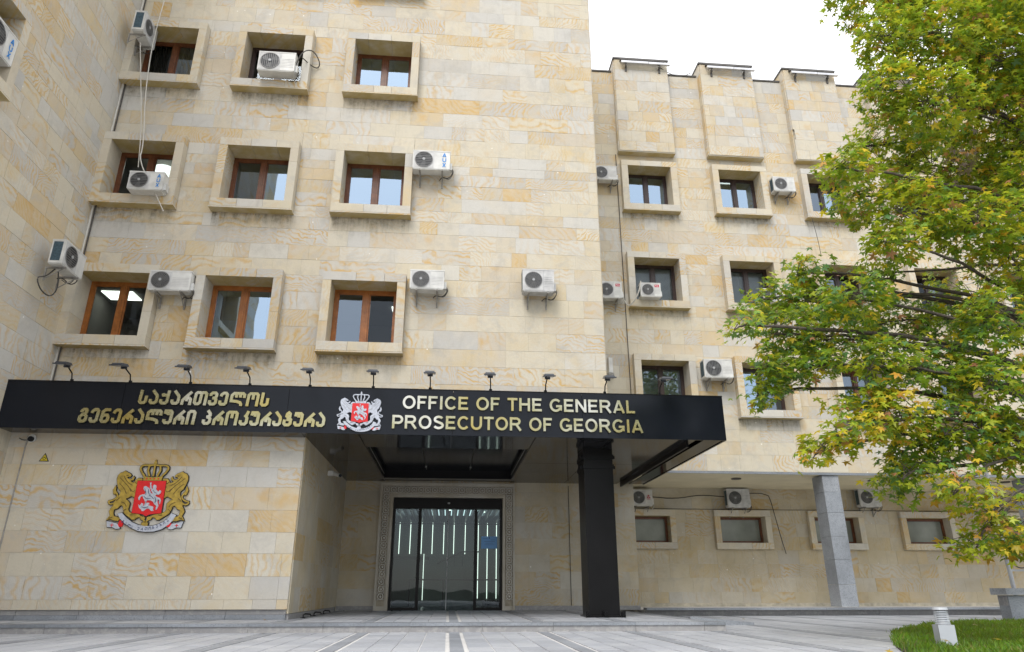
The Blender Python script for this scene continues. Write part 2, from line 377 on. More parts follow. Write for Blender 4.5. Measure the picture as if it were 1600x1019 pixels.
    def obj(s, name, mat, parent=None, loc=(0, 0, 0), rz=0.0, smooth=False): return link(name, s.mesh(name, mat, smooth), parent, loc, rz)
def bx(name, mat, parent, x0, x1, y0, y1, z0, z1, loc=(0, 0, 0), seed=None):
    m = MB(); m.cur = seed; m.box(x0, x1, y0, y1, z0, z1); return m.obj(name, mat, parent, loc)
CACHE = {}
def seedv(rng, k=14):
    i = rng.randrange(k); q = random.Random(i * 77 + 5); return (q.random(), q.random(), q.random(), q.random())
def block(name, mat, parent, loc, size, seed, rz=0.0):
    """a shared box mesh centred on its object"""
    key = (name, mat, tuple(round(s, 3) for s in size), seed)
    if key not in CACHE:
        m = MB(); m.cur = seed; a, b_, c = [s / 2 for s in size]; m.box(-a, a, -b_, b_, -c, c); CACHE[key] = m.mesh(name, mat)
    return link(name, CACHE[key], parent, loc, rz)
def chaikin(pts, closed=False, it=2):
    for _ in range(it):
        q = []
        n = len(pts)
        rg = range(n if closed else n - 1)
        if not closed: q.append(pts[0])
        for i in rg:
            a, b_ = pts[i], pts[(i + 1) % n]
            q += [(a[0] * .75 + b_[0] * .25, a[1] * .75 + b_[1] * .25), (a[0] * .25 + b_[0] * .75, a[1] * .25 + b_[1] * .75)]
        if not closed: q.append(pts[-1])
        pts = q
    return pts

# ------------------------------------------------------------------ stone cladding
def sub_rect(r, hs):
    out = [r]
    for h in hs:
        nx = []
        for (a, b_, c, d) in out:
            if h[0] >= b_ or h[1] <= a or h[2] >= d or h[3] <= c: nx.append((a, b_, c, d)); continue
            if h[0] > a: nx.append((a, h[0], c, d))
            if h[1] < b_: nx.append((h[1], b_, c, d))
            a2, b2 = max(a, h[0]), min(b_, h[1])
            if h[2] > c: nx.append((a2, b2, c, h[2]))
            if h[3] < d: nx.append((a2, b2, h[3], d))
        out = nx
    return [q for q in out if q[1] - q[0] > 0.03 and q[3] - q[2] > 0.03]
CP, SP = math.cos(R(20.761)), math.sin(R(20.761)); CY, SY = math.cos(R(4.954)), math.sin(R(4.954))
def view_size(p):
    """how large a thing at p shows in the photograph (0 when outside the frame)"""
    x, y, z = p; fx = y * CY + x * SY; rx = x * CY - y * SY; dz = fx * CP + z * SP; uy = z * CP - fx * SP
    if dz < 0.5: return 0
    u, v = rx / dz, uy / dz
    return 0 if abs(u) > 0.76 or abs(v) > 0.49 else 1 / dz ** 2
class Wall:
    """tiled face: kind 'F' faces the camera (-Y) at y=pos, 'R' faces +X at x=pos, 'L' faces -X at x=pos"""
    def __init__(s, kind, pos): s.k = kind; s.pos = pos; s.rz = {'F': 0.0, 'R': math.pi / 2, 'L': -math.pi / 2}[kind]
    def at(s, u, d, z):
        return {'F': (u, s.pos - d, z), 'R': (s.pos + d, u, z), 'L': (s.pos - d, u, z)}[s.k]
def lay(tiles, wall, u0, u1, rows, holes, rng, mat='sandstone', wmin=0.34, wmax=0.66, vis=1.0):
    ws = [0.34, 0.40, 0.44, 0.48, 0.54, 0.60, 0.66]; ws = [w_ for w_ in ws if wmin <= w_ <= wmax]
    for z0, z1 in zip(rows[:-1], rows[1:]):
        u = u0 - rng.random() * 0.3; run = 0; sd = None
        while u < u1 - 0.02:
            w_ = rng.choice(ws); a, b_ = max(u, u0), min(u + w_, u1); u += w_
            if u1 - b_ < 0.12: b_ = u1; u = u1
            if b_ - a < 0.06: continue
            if run <= 0: sd = seedv(rng, 40); run = rng.choice((1, 1, 1, 2, 2, 3))
            run -= 1
            for (p, q, c, d) in sub_rect((a, b_, z0, z1), holes):
                lf = rng.choice((0.0, 0.001, 0.002, 0.003, 0.004))
                cen = wall.at((p + q) / 2, 0.012 + lf, (c + d) / 2)
                tiles.append((view_size(cen) * (q - p) * (d - c) * vis, wall, cen, (q - p - 0.004, 0.03, d - c - 0.004), sd, mat))
def place_tiles(tiles, parent, limit=300):
    tiles.sort(key=lambda t: -t[0])
    for t in tiles[:limit]: block('stone_tile', t[5], parent, t[2], t[3], t[4], t[1].rz)
    rest = {}
    for t in tiles[limit:]: rest.setdefault('x', []).append(t)
    m = MB(); mats = ['sandstone', 'trim_stone', 'brown_sandstone']; mi = []
    for t in rest.get('x', []):
        m.cur = t[4]; (cx, cy, cz), (sx, sy, sz) = t[2], t[3]
        if t[1].k != 'F': sx, sy = sy, sx
        m.box(cx - sx / 2, cx + sx / 2, cy - sy / 2, cy + sy / 2, cz - sz / 2, cz + sz / 2); mi += [mats.index(t[5])] * 6
    if m.v:
        me = m.mesh('stone_cladding', 'sandstone')
        for q in mats[1:]: me.materials.append(MAT[q])
        me.polygons.foreach_set('material_index', mi)
        props(link('stone_cladding', me, parent), kind='stuff')
def core(mb, wall, u0, u1, z0, z1, holes, d0=-0.0225, th=0.345):
    """the masonry behind the slabs, with openings left out"""
    zs = sorted({z0, z1, *[min(max(h[2], z0), z1) for h in holes], *[min(max(h[3], z0), z1) for h in holes]})
    for a, b_ in zip(zs[:-1], zs[1:]):
        if b_ - a < 1e-4: continue
        for q in sub_rect((u0, u1, a, b_), holes):
            p0, p1 = wall.at(q[0], -d0, q[2]), wall.at(q[1], -d0 - th, q[3])
            mb.box(min(p0[0], p1[0]), max(p0[0], p1[0]), min(p0[1], p1[1]), max(p0[1], p1[1]), q[2], q[3])
def rowlist(z0, z1, hs, rng):
    r = [z0]
    while r[-1] < z1 - 0.2: r.append(round(r[-1] + rng.choice(hs), 3))
    r[-1] = z1; return r

# ------------------------------------------------------------------ ground
rng = random.Random(11)
GZ, PZ = -0.60, -0.47           # plaza level, entrance platform level
m = MB(); m.cur = (0.5, 0.5, 0.5, 0.5)
m.quad((-300, -300, GZ - .03), (300, -300, GZ - .03), (300, 300, GZ - .03), (-300, 300, GZ - .03))
props(m.obj('ground', 'soil'), kind='structure')
m = MB(); m.cur = (0.4, 0.5, 0.5, 0.5); m.box(-12, 34, -6, 18.3, GZ - .02, GZ - .006)
plaza = props(m.obj('plaza_pavement', 'paving_white'), kind='structure')
slabs = []
def pave(x0, x1, y0, y1, z, ox):
    """rows of narrow slabs between dark bands; the pale base shows between them as white strips"""
    y = y0; r = 0
    while y < y1 - 0.05:
        d = min(0.50, y1 - y); x = ox + 1.36 * math.floor((x0 - ox) / 1.36)
        while x < x1:
            cells = [(x - .075, x + .075, 'paving_dark'), (x - .118, x - .083, 'paving_white'), (x + .083, x + .118, 'paving_white')]
            for k in range(4): cells.append((x + .127 + k * .2785, x + .127 + k * .2785 + (.262 if k < 3 else .27), 'paving_grey'))
            for a, b_, mt in cells:
                a, b_ = max(a, x0), min(b_, x1)
                if b_ - a > 0.04:
                    gap = 0.008 if mt == 'paving_dark' else (0.018 if r % 3 else 0.045)
                    slabs.append((a, b_, y, y + d - gap, z, mt))
            x += 1.36
        y += d; r += 1
pave(-9.5, 15.5, 1.6, 11.60, GZ, -1.24)
pave(4.42, 15.5, 11.62, 18.2, GZ, -1.24 + 1.36 * 3)
def place_slabs(sl, parent):
    sl.sort(key=lambda s: -view_size(((s[0] + s[1]) / 2, (s[2] + s[3]) / 2, s[4])) / max(1, s[2]))
    m = MB(); mi = []; mats = ['paving_grey', 'paving_dark', 'paving_white']
    for i, (a, b_, c, d, z, mt) in enumerate(sl):
        sd = seedv(rng, 20); h = rng.choice((0, .001, .0015))
        if i < 300: block('paving_slab', mt, parent, ((a + b_) / 2, (c + d) / 2, z - .003 + h), (round(b_ - a, 3), round(d - c, 3), 0.012), sd)
        else: m.cur = sd; m.box(a, b_, c, d, z - .009 + h, z + .003 + h); mi += [mats.index(mt)] * 6
    if m.v:
        me = m.mesh('paving_cover', 'paving_grey')
        for q in mats[1:]: me.materials.append(MAT[q])
        me.polygons.foreach_set('material_index', mi); props(link('paving_cover', me, parent), kind='stuff')
place_slabs(slabs, plaza)

# entrance platform: one step up, kerb stones with a worn pale nosing
m = MB(); m.cur = (0.3, .5, .5, .5); m.box(-12, 4.38, 11.66, 18.7, GZ, PZ - .012)
plat = props(m.obj('entrance_platform', 'paving_white'), kind='structure')
slabs = []; pave(-3.0, 4.36, 11.98, 18.68, PZ - .004, -1.24); pave(-9.0, -3.0, 11.98, 13.18, PZ - .004, -1.24)
place_slabs(slabs, plat)
x = -11.0
while x < 4.38:
    L = min(rng.choice((1.1, 1.3, 1.45)), 4.40 - x)
    if L < 0.1: break
    block('kerb_stone', 'plinth_stone', plat, (x + L / 2, 11.72, (GZ + PZ - .045) / 2), (L - .006, 0.16, PZ - .045 - GZ), seedv(rng))
    block('step_nosing', 'granite', plat, (x + L / 2, 11.80, PZ - .02), (L - .005, 0.36, 0.044), seedv(rng))
    x += L
# right ledge along the arcade and the little ramp beside the platform
m = MB(); m.cur = (.4, .5, .5, .5); m.box(4.9, 34, 18.35, 21.8, GZ, -0.455)
ledge = props(m.obj('arcade_floor', 'paving_white'), kind='structure')
x = 4.9
while x < 22:
    L = rng.choice((1.2, 1.5, 1.7))
    block('kerb_stone', 'granite', ledge, (x + L / 2, 18.30, -0.435), (L - .008, 0.34, 0.05), seedv(rng))
    block('kerb_riser', 'plinth_stone', ledge, (x + L / 2, 18.38, -0.53), (L - .008, 0.1, 0.13), seedv(rng)); x += L
m = MB(); m.cur = (.7, .5, .5, .5)
m.add([(4.42, 13.4, GZ + .0), (5.6, 13.4, GZ), (5.6, 13.55, GZ), (4.42, 13.55, GZ), (4.42, 13.4, PZ + .02), (5.6, 13.4, GZ + .05), (5.6, 13.55, GZ + .05), (4.42, 13.55, PZ + .02)],
      [(0, 3, 2, 1), (4, 5, 6, 7), (0, 1, 5, 4), (1, 2, 6, 5), (2, 3, 7, 6), (3, 0, 4, 7)])
m.add([(4.42, 13.56, GZ), (5.55, 13.56, GZ), (5.55, 18.2, GZ), (4.42, 18.2, GZ), (4.42, 13.56, PZ - .01), (5.55, 13.56, GZ + .01), (5.55, 18.2, GZ + .01), (4.42, 18.2, PZ - .01)],
      [(0, 3, 2, 1), (4, 5, 6, 7), (0, 1, 5, 4), (1, 2, 6, 5), (2, 3, 7, 6), (3, 0, 4, 7)])
props(m.obj('access_ramp', 'granite'), kind='structure')

# ------------------------------------------------------------------ windows
OW, IW = 1.75, 1.38
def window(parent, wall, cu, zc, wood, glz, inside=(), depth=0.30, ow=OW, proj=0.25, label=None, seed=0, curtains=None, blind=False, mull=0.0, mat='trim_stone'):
    """stone window box: eight slabs round the opening, wooden frame, two panes, the room behind"""
    rg = random.Random(seed * 31 + 7)
    base = wall.at(cu, 0, zc); root_rz = wall.rz
    hw, hi, ho = ow / 2, IW / 2, 0.885
    f = MB(); g = depth; t = 0.075
    f.box(-hi, hi, g - .02, g + .05, hi - t, hi); f.box(-hi, hi, g - .02, g + .05, -hi, -hi + t * .9)
    f.box(-hi, -hi + t, g - .022, g + .05, -hi + t * .9, hi - t); f.box(hi - t, hi, g - .022, g + .05, -hi + t * .9, hi - t)
    f.box(mull - .062, mull + .062, g - .035, g + .05, -hi + t * .9, hi - t)
    f.box(mull - .012, mull + .012, g - .045, g - .035, -hi + t * .9, hi - t)
    for a, b_ in ((-hi + t, mull - .062), (mull + .062, hi - t)):      # sash rails, a little inside the frame
        q = 0.028
        f.box(a, b_, g - .005, g + .035, hi - t - q, hi - t); f.box(a, b_, g - .005, g + .035, -hi + t * .9, -hi + t * .9 + q)
        f.box(a, a + q, g - .006, g + .034, -hi + t * .9 + q, hi - t - q); f.box(b_ - q, b_, g - .006, g + .034, -hi + t * .9 + q, hi - t - q)
    wn = f.obj('window', wood, parent, base, root_rz)
    if label: wn['label'] = label
    sd = lambda: seedv(rg, 30)
    def stones(n, fn):
        cuts = [0] + sorted(rg.uniform(0.25, 0.75) if n == 2 else (i + 1) / n + rg.uniform(-.08, .08) for i in range(n - 1)) + [1]
        for a, b_ in zip(cuts[:-1], cuts[1:]): fn(a, b_)
    y0, y1 = -proj, depth + .06
    def sb(x0, x1, z0, z1, dy=0.0, name='surround_stone'):
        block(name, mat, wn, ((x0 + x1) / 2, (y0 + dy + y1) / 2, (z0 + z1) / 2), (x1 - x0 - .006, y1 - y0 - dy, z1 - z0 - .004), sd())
    bot = -ho
    stones(3, lambda a, b_: sb(-hw + a * ow, -hw + b_ * ow, hi, ho))
    stones(3, lambda a, b_: sb(-hw + a * ow, -hw + b_ * ow, bot, -hi, -0.01, 'sill_stone'))
    for s_ in (-1, 1):
        x0, x1 = (-hw, -hi) if s_ < 0 else (hi, hw)
        stones(2, lambda a, b_: sb(x0, x1, -hi + a * 2 * hi, -hi + b_ * 2 * hi))
    block('sill_slab', mat, wn, (0, (y0 + y1) / 2 - .012, bot - .018), (ow + .03, y1 - y0 - .0, 0.03), sd())
    for a, b_, k in ((-hi + t + .02, mull - .08, 0), (mull + .08, hi - t - .02, 1)):
        p = MB(); z0, z1 = -hi + t * .9 + .02, hi - t - .02; tl = rg.uniform(-.006, .006); t2 = rg.uniform(-.004, .004)
        p.add([(a, g + .012 + tl, z0), (b_, g + .012 - tl, z0), (b_, g + .012 - tl + t2, z1), (a, g + .012 + tl + t2, z1)], [(0, 1, 2, 3)])
        p.obj('pane', glz[k], wn)
    r = MB(); e = .001
    X, Y0, Y1, Z = 1.25, g + .07, g + 3.0, 1.0
    r.quad((-X, Y1, -Z), (X, Y1, -Z), (X, Y1, Z), (-X, Y1, Z)); r.quad((-X, Y0, -Z), (X, Y0, -Z), (X, Y1, -Z), (-X, Y1, -Z))
    r.quad((-X, Y0, Z), (X, Y0, Z), (X, Y1, Z), (-X, Y1, Z)); r.quad((-X, Y0, -Z), (-X, Y1, -Z), (-X, Y1, Z), (-X, Y0, Z)); r.quad((X, Y0, -Z), (X, Y1, -Z), (X, Y1, Z), (X, Y0, Z))
    r.obj('room_shell', 'room_wall', wn)
    for (px, py, sx, sy) in inside:
        bx('ceiling_light', 'panel_light', wn, px - sx / 2, px + sx / 2, py, py + sy, Z - .03, Z - .01)
    if curtains:
        for (a, b_, cm_) in curtains:
            c = MB(); n = 26; vs = []; 
            for i in range(n + 1):
                x = a + (b_ - a) * i / n; yy = g + .16 + .028 * math.sin(i * 2.1 + seed)
                vs += [(x, yy, -.8), (x, yy, .85)]
            c.add(vs, [(2 * i, 2 * i + 2, 2 * i + 3, 2 * i + 1) for i in range(n)]); c.obj('curtain', cm_, wn)
    if blind:
        bl = MB(); z = 0.66
        while z > -0.62:
            bl.quad((-hi + .08, g + .08, z), (hi - .08, g + .08, z), (hi - .08, g + .10, z + .032), (-hi + .08, g + .10, z + .032)); z -= .038
        bl.obj('blind', 'blind_slat', wn)
    return wn
def whole(cu, zc, ow=OW): return (cu - ow / 2 - .004, cu + ow / 2 + .004, zc - .885, zc + .885)
def gap(cu, zc): return (cu - IW / 2 - .03, cu + IW / 2 + .03, zc - IW / 2 - .03, zc + IW / 2 + .03)

# ------------------------------------------------------------------ main block
main = empty('office_building', (-2.4, 14.0, GZ), 0, 'tall sandstone office block with deep square window boxes behind the black entrance canopy', 'building')
MX0, MX1, MY = -7.95, 3.22, 14.0
WZ = [5.47, 8.71, 11.95, 15.19]; WX = [-7.06, -4.545, -1.96]
F = Wall('F', MY)
core_m = MB(); wins = []
holes = [whole(x, z) for x in WX for z in WZ]; gaps = [gap(x, z) for x in WX for z in WZ]
core(core_m, F, MX0, MX1, 2.96, 18.2, gaps)
core_m.box(MX1 - .3, MX1 - .006, MY + .33, 18.7, 2.96, 18.2)                # right flank
core_m.box(MX0, MX1, 17.6, 18.6, 2.97, 18.2); core_m.box(MX0, MX1 - .31, MY + .35, 17.6, 2.97, 3.1)
core_m.box(MX0, MX1 - .31, MY + .33, 18.6, 18.0, 18.2)
FE = Wall('F', 13.20); FD = Wall('F', 18.70); SR = Wall('R', -2.74)
core(core_m, FE, -8.4, -2.76, -0.31, 2.72, []); core(core_m, SR, 13.23, 18.7, -0.36, 2.72, [])
core_m.box(-8.4, -3.1, 13.53, 18.6, GZ, 2.70)
door_gap = (-1.46, 1.37, PZ, 2.25)
core(core_m, FD, -2.72, 4.88, PZ, 2.95, [(-1.80, 1.68, PZ, 2.62)])
core_m.box(4.2, 4.875, 19.05, 21.9, GZ, 2.99)
tiles = []
rngm = random.Random(5)
ROWS = [2.9, 3.3, 3.64, 3.98, 4.37, 4.75, 5.16, 5.54, 5.95, 6.34, 6.71, 7.06, 7.45, 7.76, 8.04, 8.39, 8.73, 9.03, 9.26, 9.56, 9.99, 10.35, 10.74, 11.16, 11.54, 11.97, 12.37, 12.81, 13.14, 13.6, 13.94, 14.41, 14.8, 15.2, 15.6, 16.0, 16.4, 16.8, 17.2, 17.6, 18.0, 18.2]
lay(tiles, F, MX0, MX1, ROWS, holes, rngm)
lay(tiles, Wall('L', MX0), 0, 0, [0], [], rngm)
lay(tiles, Wall('R', MX1), 14.04, 18.7, ROWS, [], rngm, vis=0.0)
lay(tiles, FE, -8.4, -2.73, [-0.31, -0.15, 0.22, 0.60, 0.96, 1.34, 1.74, 2.10, 2.40, 2.70], [], rngm, wmin=.4)
lay(tiles, SR, 13.21, 18.66, [-0.38, 0.05, 0.5, 0.96, 1.42, 1.88, 2.34, 2.70], [], rngm, 'brown_sandstone', .5)
lay(tiles, FD, -2.70, 4.88, [-0.36, 0.03, 0.44, 0.85, 1.25, 1.65, 2.05, 2.42, 2.95], [(-1.80, 1.68, -1, 2.62)], rngm, 'brown_sandstone', .5)
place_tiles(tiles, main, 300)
core_m.obj('masonry', 'mortar', main)
# plinth courses
x = -8.4
while x < -2.74:
    L = min(rngm.choice((1.0, 1.25, 1.4)), -2.72 - x)
    if L > .05:
        block('plinth_block', 'plinth_stone', main, (x + L / 2, 13.27, -0.353), (L - .006, .12, .076), seedv(rngm))
        block('plinth_block', 'granite', main, (x + L / 2, 13.25, -0.431), (L - .006, .14, .076), seedv(rngm))
    x += L
for a, b_ in ((-2.7, -1.8), (1.68, 4.88)):
    block('plinth_block', 'plinth_stone', main, ((a + b_) / 2, 18.68, -0.415), (b_ - a, .06, .10), seedv(rngm))
block('plinth_block', 'plinth_stone', main, (-2.76, 15.9, -0.43), (.1, 5.3, .09), seedv(rngm))
# windows of the main block: (column, row) -> how each one looks
M_, H_, C_ = 'glass_mirror', 'glass_half', 'glass_clear'
LOOK = {(0, 0): ('wood_orange', (C_, C_), [(-.15, .55, .9, .45), (-.75, 1.5, .7, .5)], None),
        (1, 0): ('wood_orange', (M_, M_), [], [(-.62, -.45, 'curtain_pale'), (.45, .65, 'curtain_pale')]),
        (2, 0): ('wood_orange', (H_, C_), [(.55, .75, .45, .3), (.6, 1.9, .4, .3)], None),
        (0, 1): ('wood_brown', (C_, H_), [], None), (1, 1): ('wood_brown', (H_, M_), [], None), (2, 1): ('wood_brown', (M_, M_), [], None),
        (0, 2): ('wood_brown', (C_, H_), [], [(-.66, -.1, 'curtain_dark'), (.1, .66, 'curtain_dark')]), (1, 2): ('frame_dark', (C_, C_), [], None),
        (2, 2): ('wood_brown', (M_, M_), [], None), (0, 3): ('wood_brown', (C_, C_), [], None), (1, 3): ('wood_brown', (C_, C_), [], None), (2, 3): ('wood_brown', (M_, M_), [], None)}
for (i, j), (wd, gl, ins, cur) in LOOK.items():
    window(main, F, WX[i], WZ[j], wd, gl, ins, seed=i * 7 + j * 3 + 1, curtains=cur)
m = MB(); m.disc((0, 0, 0), .26, 'z', 24, .03)
m.obj('ceiling_light', 'panel_light', main, (-7.15, 15.2, 9.55))

# carved stone door surround with a row of rings
srd = MB(); srd.cur = (.3, .2, .2, .5)
srd.box(-1.80, -1.46, 18.60, 18.95, PZ, 2.25); srd.box(1.37, 1.68, 18.60, 18.95, PZ, 2.25); srd.box(-1.80, 1.68, 18.60, 18.95, 2.25, 2.62)
srd.box(-1.80, -1.76, 18.57, 18.60, PZ, 2.62); srd.box(1.64, 1.68, 18.57, 18.60, PZ, 2.62); srd.box(-1.76, 1.64, 18.57, 18.60, 2.575, 2.62)
srd.box(-1.52, -1.46, 18.575, 18.60, PZ, 2.31); srd.box(1.37, 1.43, 18.575, 18.60, PZ, 2.31); srd.box(-1.46, 1.37, 18.575, 18.60, 2.25, 2.31)
sr = srd.obj('door_surround', 'brown_sandstone', main)
cg = MB(); cg.box(-1.735, -1.545, 18.592, 18.6, PZ + .1, 2.35); cg.box(1.44, 1.632, 18.592, 18.6, PZ + .1, 2.35); cg.box(-1.735, 1.632, 18.592, 18.6, 2.35, 2.53); cg.obj('carved_shade', 'carved_shade', sr)  # darker sheet behind the rings, carving shade put into its colour
rm = MB(); rm.ring((0, 0, 0), .066, .017, 18, 4); rm.disc((0, 0, 0), .030, 'y', 10, .02, .03)
for s1_ in (-1, 1):
    for s2_ in (-1, 1): rm.disc((s1_ * .07, 0, s2_ * .07), .016, 'y', 6, .02)
rm.seed = [(.25, .3, .1, .5)] * len(rm.v); rme = rm.mesh('carved_ring', 'sandstone', True)
spots = [(-1.64 + k * .1765, 2.44) for k in range(19)] + [(xx, 2.26 - k * .172) for xx in (-1.64, 1.537) for k in range(15)]
for (px, pz) in spots: link('carved_ring', rme, sr, (px, 18.585, pz))

# ------------------------------------------------------------------ left wing (runs towards the camera)
left = empty('office_wing', (MX0, 9.0, GZ), 0, 'sandstone wing at the left edge, seen along its face, meeting the office block', 'building')
LW = Wall('R', MX0); tiles = []; cm_ = MB()
LWIN = [(9.575, 8.71), (9.575, 11.95), (9.575, 5.47), (6.9, 5.47), (6.9, 8.71)]
core(cm_, LW, 2.0, 14.0, 2.9, 18.2, [gap(*q) for q in LWIN]); cm_.box(-8.35, MX0 - .006, 2.0, 13.19, GZ, 2.9)
cm_.box(-12, MX0 - .34, 13.5, 14.3, GZ, 18.2); cm_.box(-12, -8.3, 1.9, 2.0, GZ, 18.2); cm_.box(-12, -8.3, 2.0, 13.5, 18.0, 18.2)
cm_.obj('masonry', 'mortar', left)
lay(tiles, LW, 2.0, 14.0, ROWS, [whole(*q) for q in LWIN], random.Random(8))
lay(tiles, LW, 2.0, 13.19, [PZ, -.1, .3, .7, 1.1, 1.5, 1.9, 2.3, 2.9], [], random.Random(9))
place_tiles(tiles, left, 300)
for k, (y_, z_) in enumerate(LWIN): window(left, LW, y_, z_, 'wood_brown', (C_, C_), seed=50 + k)

# ------------------------------------------------------------------ right wing
right = empty('arcade_wing', (12, 18.7, GZ), 0, 'lower sandstone wing with roofline pilasters and open arcade, set back behind the tree', 'building')
RY = 18.70; RF = Wall('F', RY); RX1 = 30
RWX = [5.97 + 2.95 * k for k in range(8)]; RWZ = [5.43, 8.67, 11.91]
cr = MB(); tiles = []; rr = random.Random(21)
core(cr, RF, MX1, RX1, 3.04, 16.40, [gap(x, z) for x in RWX for z in RWZ])
core(cr, Wall('F', 21.80), MX1, RX1, GZ, 3.0, [(6.03 + 3.03 * k - .74, 6.03 + 3.03 * k + .74, 1.34, 2.16) for k in range(7)])
cr.box(MX1 + .01, RX1, 19.03, 26, 16.0, 16.3)
PIL = [(5.05 + 2.95 * k, 6.86 + 2.95 * k) for k in range(8)]
for a, b_ in PIL: cr.box(a + .03, b_ - .03, 18.49, 19.5, 13.18, 16.80)
cr.obj('masonry', 'mortar', right)
RROWS = [3.05, 3.5, 3.86, 4.2, 4.56, 4.92, 5.3, 5.65, 6.0, 6.33, 6.69, 7.13, 7.56, 7.9, 8.25, 8.6, 8.95, 9.3, 9.62, 9.99, 10.42, 10.82, 11.2, 11.6, 12.0, 12.4, 12.75, 13.1, 13.5, 13.9, 14.3, 14.66, 15.1, 15.5, 15.9, 16.38]
rh = [whole(x, z) for x in RWX for z in RWZ] + [(a, b_, 13.15, 17) for a, b_ in PIL]
lay(tiles, RF, MX1 + .03, RX1, RROWS, rh, rr)
LG = Wall('F', 21.80); LWX = [6.03 + 3.03 * k for k in range(8)]
lay(tiles, LG, 4.9, RX1, [-.36, -.05, .35, .75, 1.15, 1.55, 1.95, 2.35, 2.7, 3.0], [(x - .90, x + .90, 1.17, 2.33) for x in LWX], rr, 'brown_sandstone', vis=.8)
PR = [13.14, 13.5, 13.9, 14.3, 14.66, 15.1, 15.5, 15.9, 16.35, 16.76]
for a, b_ in PIL:
    lay(tiles, Wall('F', 18.46), a, b_, PR, [], rr); lay(tiles, Wall('L', a), 18.46, 18.69, PR, [], rr, 'trim_stone', vis=.3)
    lay(tiles, Wall('L', a), 18.69, 19.5, PR[-2:], [], rr, 'trim_stone', vis=.3)
place_tiles(tiles, right, 300)
for k, (a, b_) in enumerate(PIL):
    block('pilaster_base', 'trim_stone', right, ((a + b_) / 2, 18.58, 13.125), (b_ - a + .02, .26, .03), seedv(rr))
    bx('roof_capping', 'roof_cap', right, a - .05, b_ + .05, 18.40, 19.55, 16.77, 16.83)
    if k < 7: bx('roof_capping', 'roof_cap', right, b_ + .06, PIL[k + 1][0] - .06, 18.64, 19.2, 16.41, 16.46)
bx('roof_capping', 'roof_cap', right, MX1, 4.99, 18.64, 19.2, 16.41, 16.46)
bx('arcade_soffit', 'ceiling_plaster', right, 4.89, RX1, 18.72, 21.81, 3.0, 3.035)
bx('arcade_edge_beam', 'granite', right, 4.9, RX1, 18.675, 18.715, 2.985, 3.045, seed=(.3, .5, .5, .5))
RL = {(0, 0): ('frame_dark', (H_, H_), [], None, True), (1, 0): ('frame_dark', (M_, H_), [], [(.05, .5, 'curtain_pale')], False), (2, 0): ('wood_brown', (H_, H_), [], None, True),
      (0, 1): ('frame_dark', (C_, C_), [], None, True), (1, 1): ('frame_dark', (C_, C_), [], [(-.66, -.15, 'curtain_pale')], True), (3, 1): ('frame_dark', (C_, H_), [], [(.1, .66, 'curtain_pale')], False),
      (0, 2): ('frame_dark', (M_, M_), [(-.3, .6, .8, .3)], None, False), (1, 2): ('frame_dark', (M_, M_), [(.0, .5, .6, .5)], None, False), (2, 2): ('frame_dark', (H_, M_), [], None, False)}
for i, x_ in enumerate(RWX):
    for j, z_ in enumerate(RWZ):
        wd, gl, ins, cur, bl = RL.get((i, j), ('frame_dark', (H_, C_), [], None, False))
        window(right, RF, x_, z_, wd, gl, ins, seed=100 + i * 9 + j, curtains=cur, blind=bl, ow=1.79)
# low wide windows behind the arcade
for k, x_ in enumerate(LWX[:7]):
    f = MB(); a, b_, c, d = x_ - .72, x_ + .72, 1.36, 2.14
    for q in ((a, b_, d - .075, d), (a, b_, c, c + .07), (a, a + .07, c + .07, d - .075), (b_ - .07, b_, c + .07, d - .075)): f.box(q[0], q[1], 21.95, 22.03, q[2], q[3])
    wn = f.obj('low_window', 'wood_brown', right)
    p = MB(); p.quad((a + .07, 22.0, c + .07), (b_ - .07, 22.0, c + .07), (b_ - .07, 22.0, d - .075), (a + .07, 22.0, d - .075)); p.obj('pane', 'frosted_pane', wn)
    for (u0, u1, v0, v1) in ((x_ - .90, x_ - .1, d, 2.33), (x_ - .1, x_ + .90, d, 2.33), (x_ - .90, x_ + .2, 1.17, c), (x_ + .2, x_ + .90, 1.17, c), (x_ - .90, a, c, d), (b_, x_ + .90, c, d)):
        block('surround_stone', 'trim_stone', wn, ((u0 + u1) / 2, 21.83, (v0 + v1) / 2), (u1 - u0 - .006, .42, v1 - v0 - .004), seedv(rr))
for k in range(4):
    x_ = 8.15 + k * 4.1; m = MB(); m.disc((0, 0, 0), .13, 'z', 20, .03); m.ring((0, 0, -.01), .13, .015, 20, 4, 'z')
    m.obj('downlight', 'roof_cap', right, (x_, 19.6, 2.992))
# granite clad arcade columns
for k in range(3):
    cx = 10.24 + k * 6.05
    p = empty('granite_column', (cx + .235, 19.0, -.41), 0, ['grey granite column in front of the arcade, left of the tree', 'grey granite column standing behind the planter pole, partly hidden by foliage', 'grey granite column under the far end of the arcade'][k], 'column', 'granite columns of the arcade')
    z0 = 0.0
    for i, h in enumerate((.55, .62, .6, .62, .55, .451)):
        block('granite_slab', 'granite', p, (0, 0, z0 + h / 2), (.47, .56, h - .006), seedv(rr)); z0 += h

# roofline floodlight bars
for k in range(4):
    a = PIL[k][0]; t = empty('light_bar', (a + .2, 18.30, 16.42), 0, 'slim silver light bar on brackets at the top of the %s pilaster' % ['first', 'second', 'third', 'fourth, leaf covered'][k], 'light', 'light bars along the right roofline')
    bx('tube_housing', 'aluminium', t, 0, .92, -.05, .03, .08, .16); bx('tube_housing', 'aluminium', t, .93, 1.66, -.05, .03, .075, .155)
    bx('cover_strip', 'roof_cap', t, -.02, 1.5, .0, .12, .24, .29)
    for q in (.16, 1.3):
        b = MB(); b.box(q, q + .03, -.02, .16, -.02, .08); b.box(q - .01, q + .05, .1, .16, -.16, .0); b.obj('bracket', 'roof_cap', t)

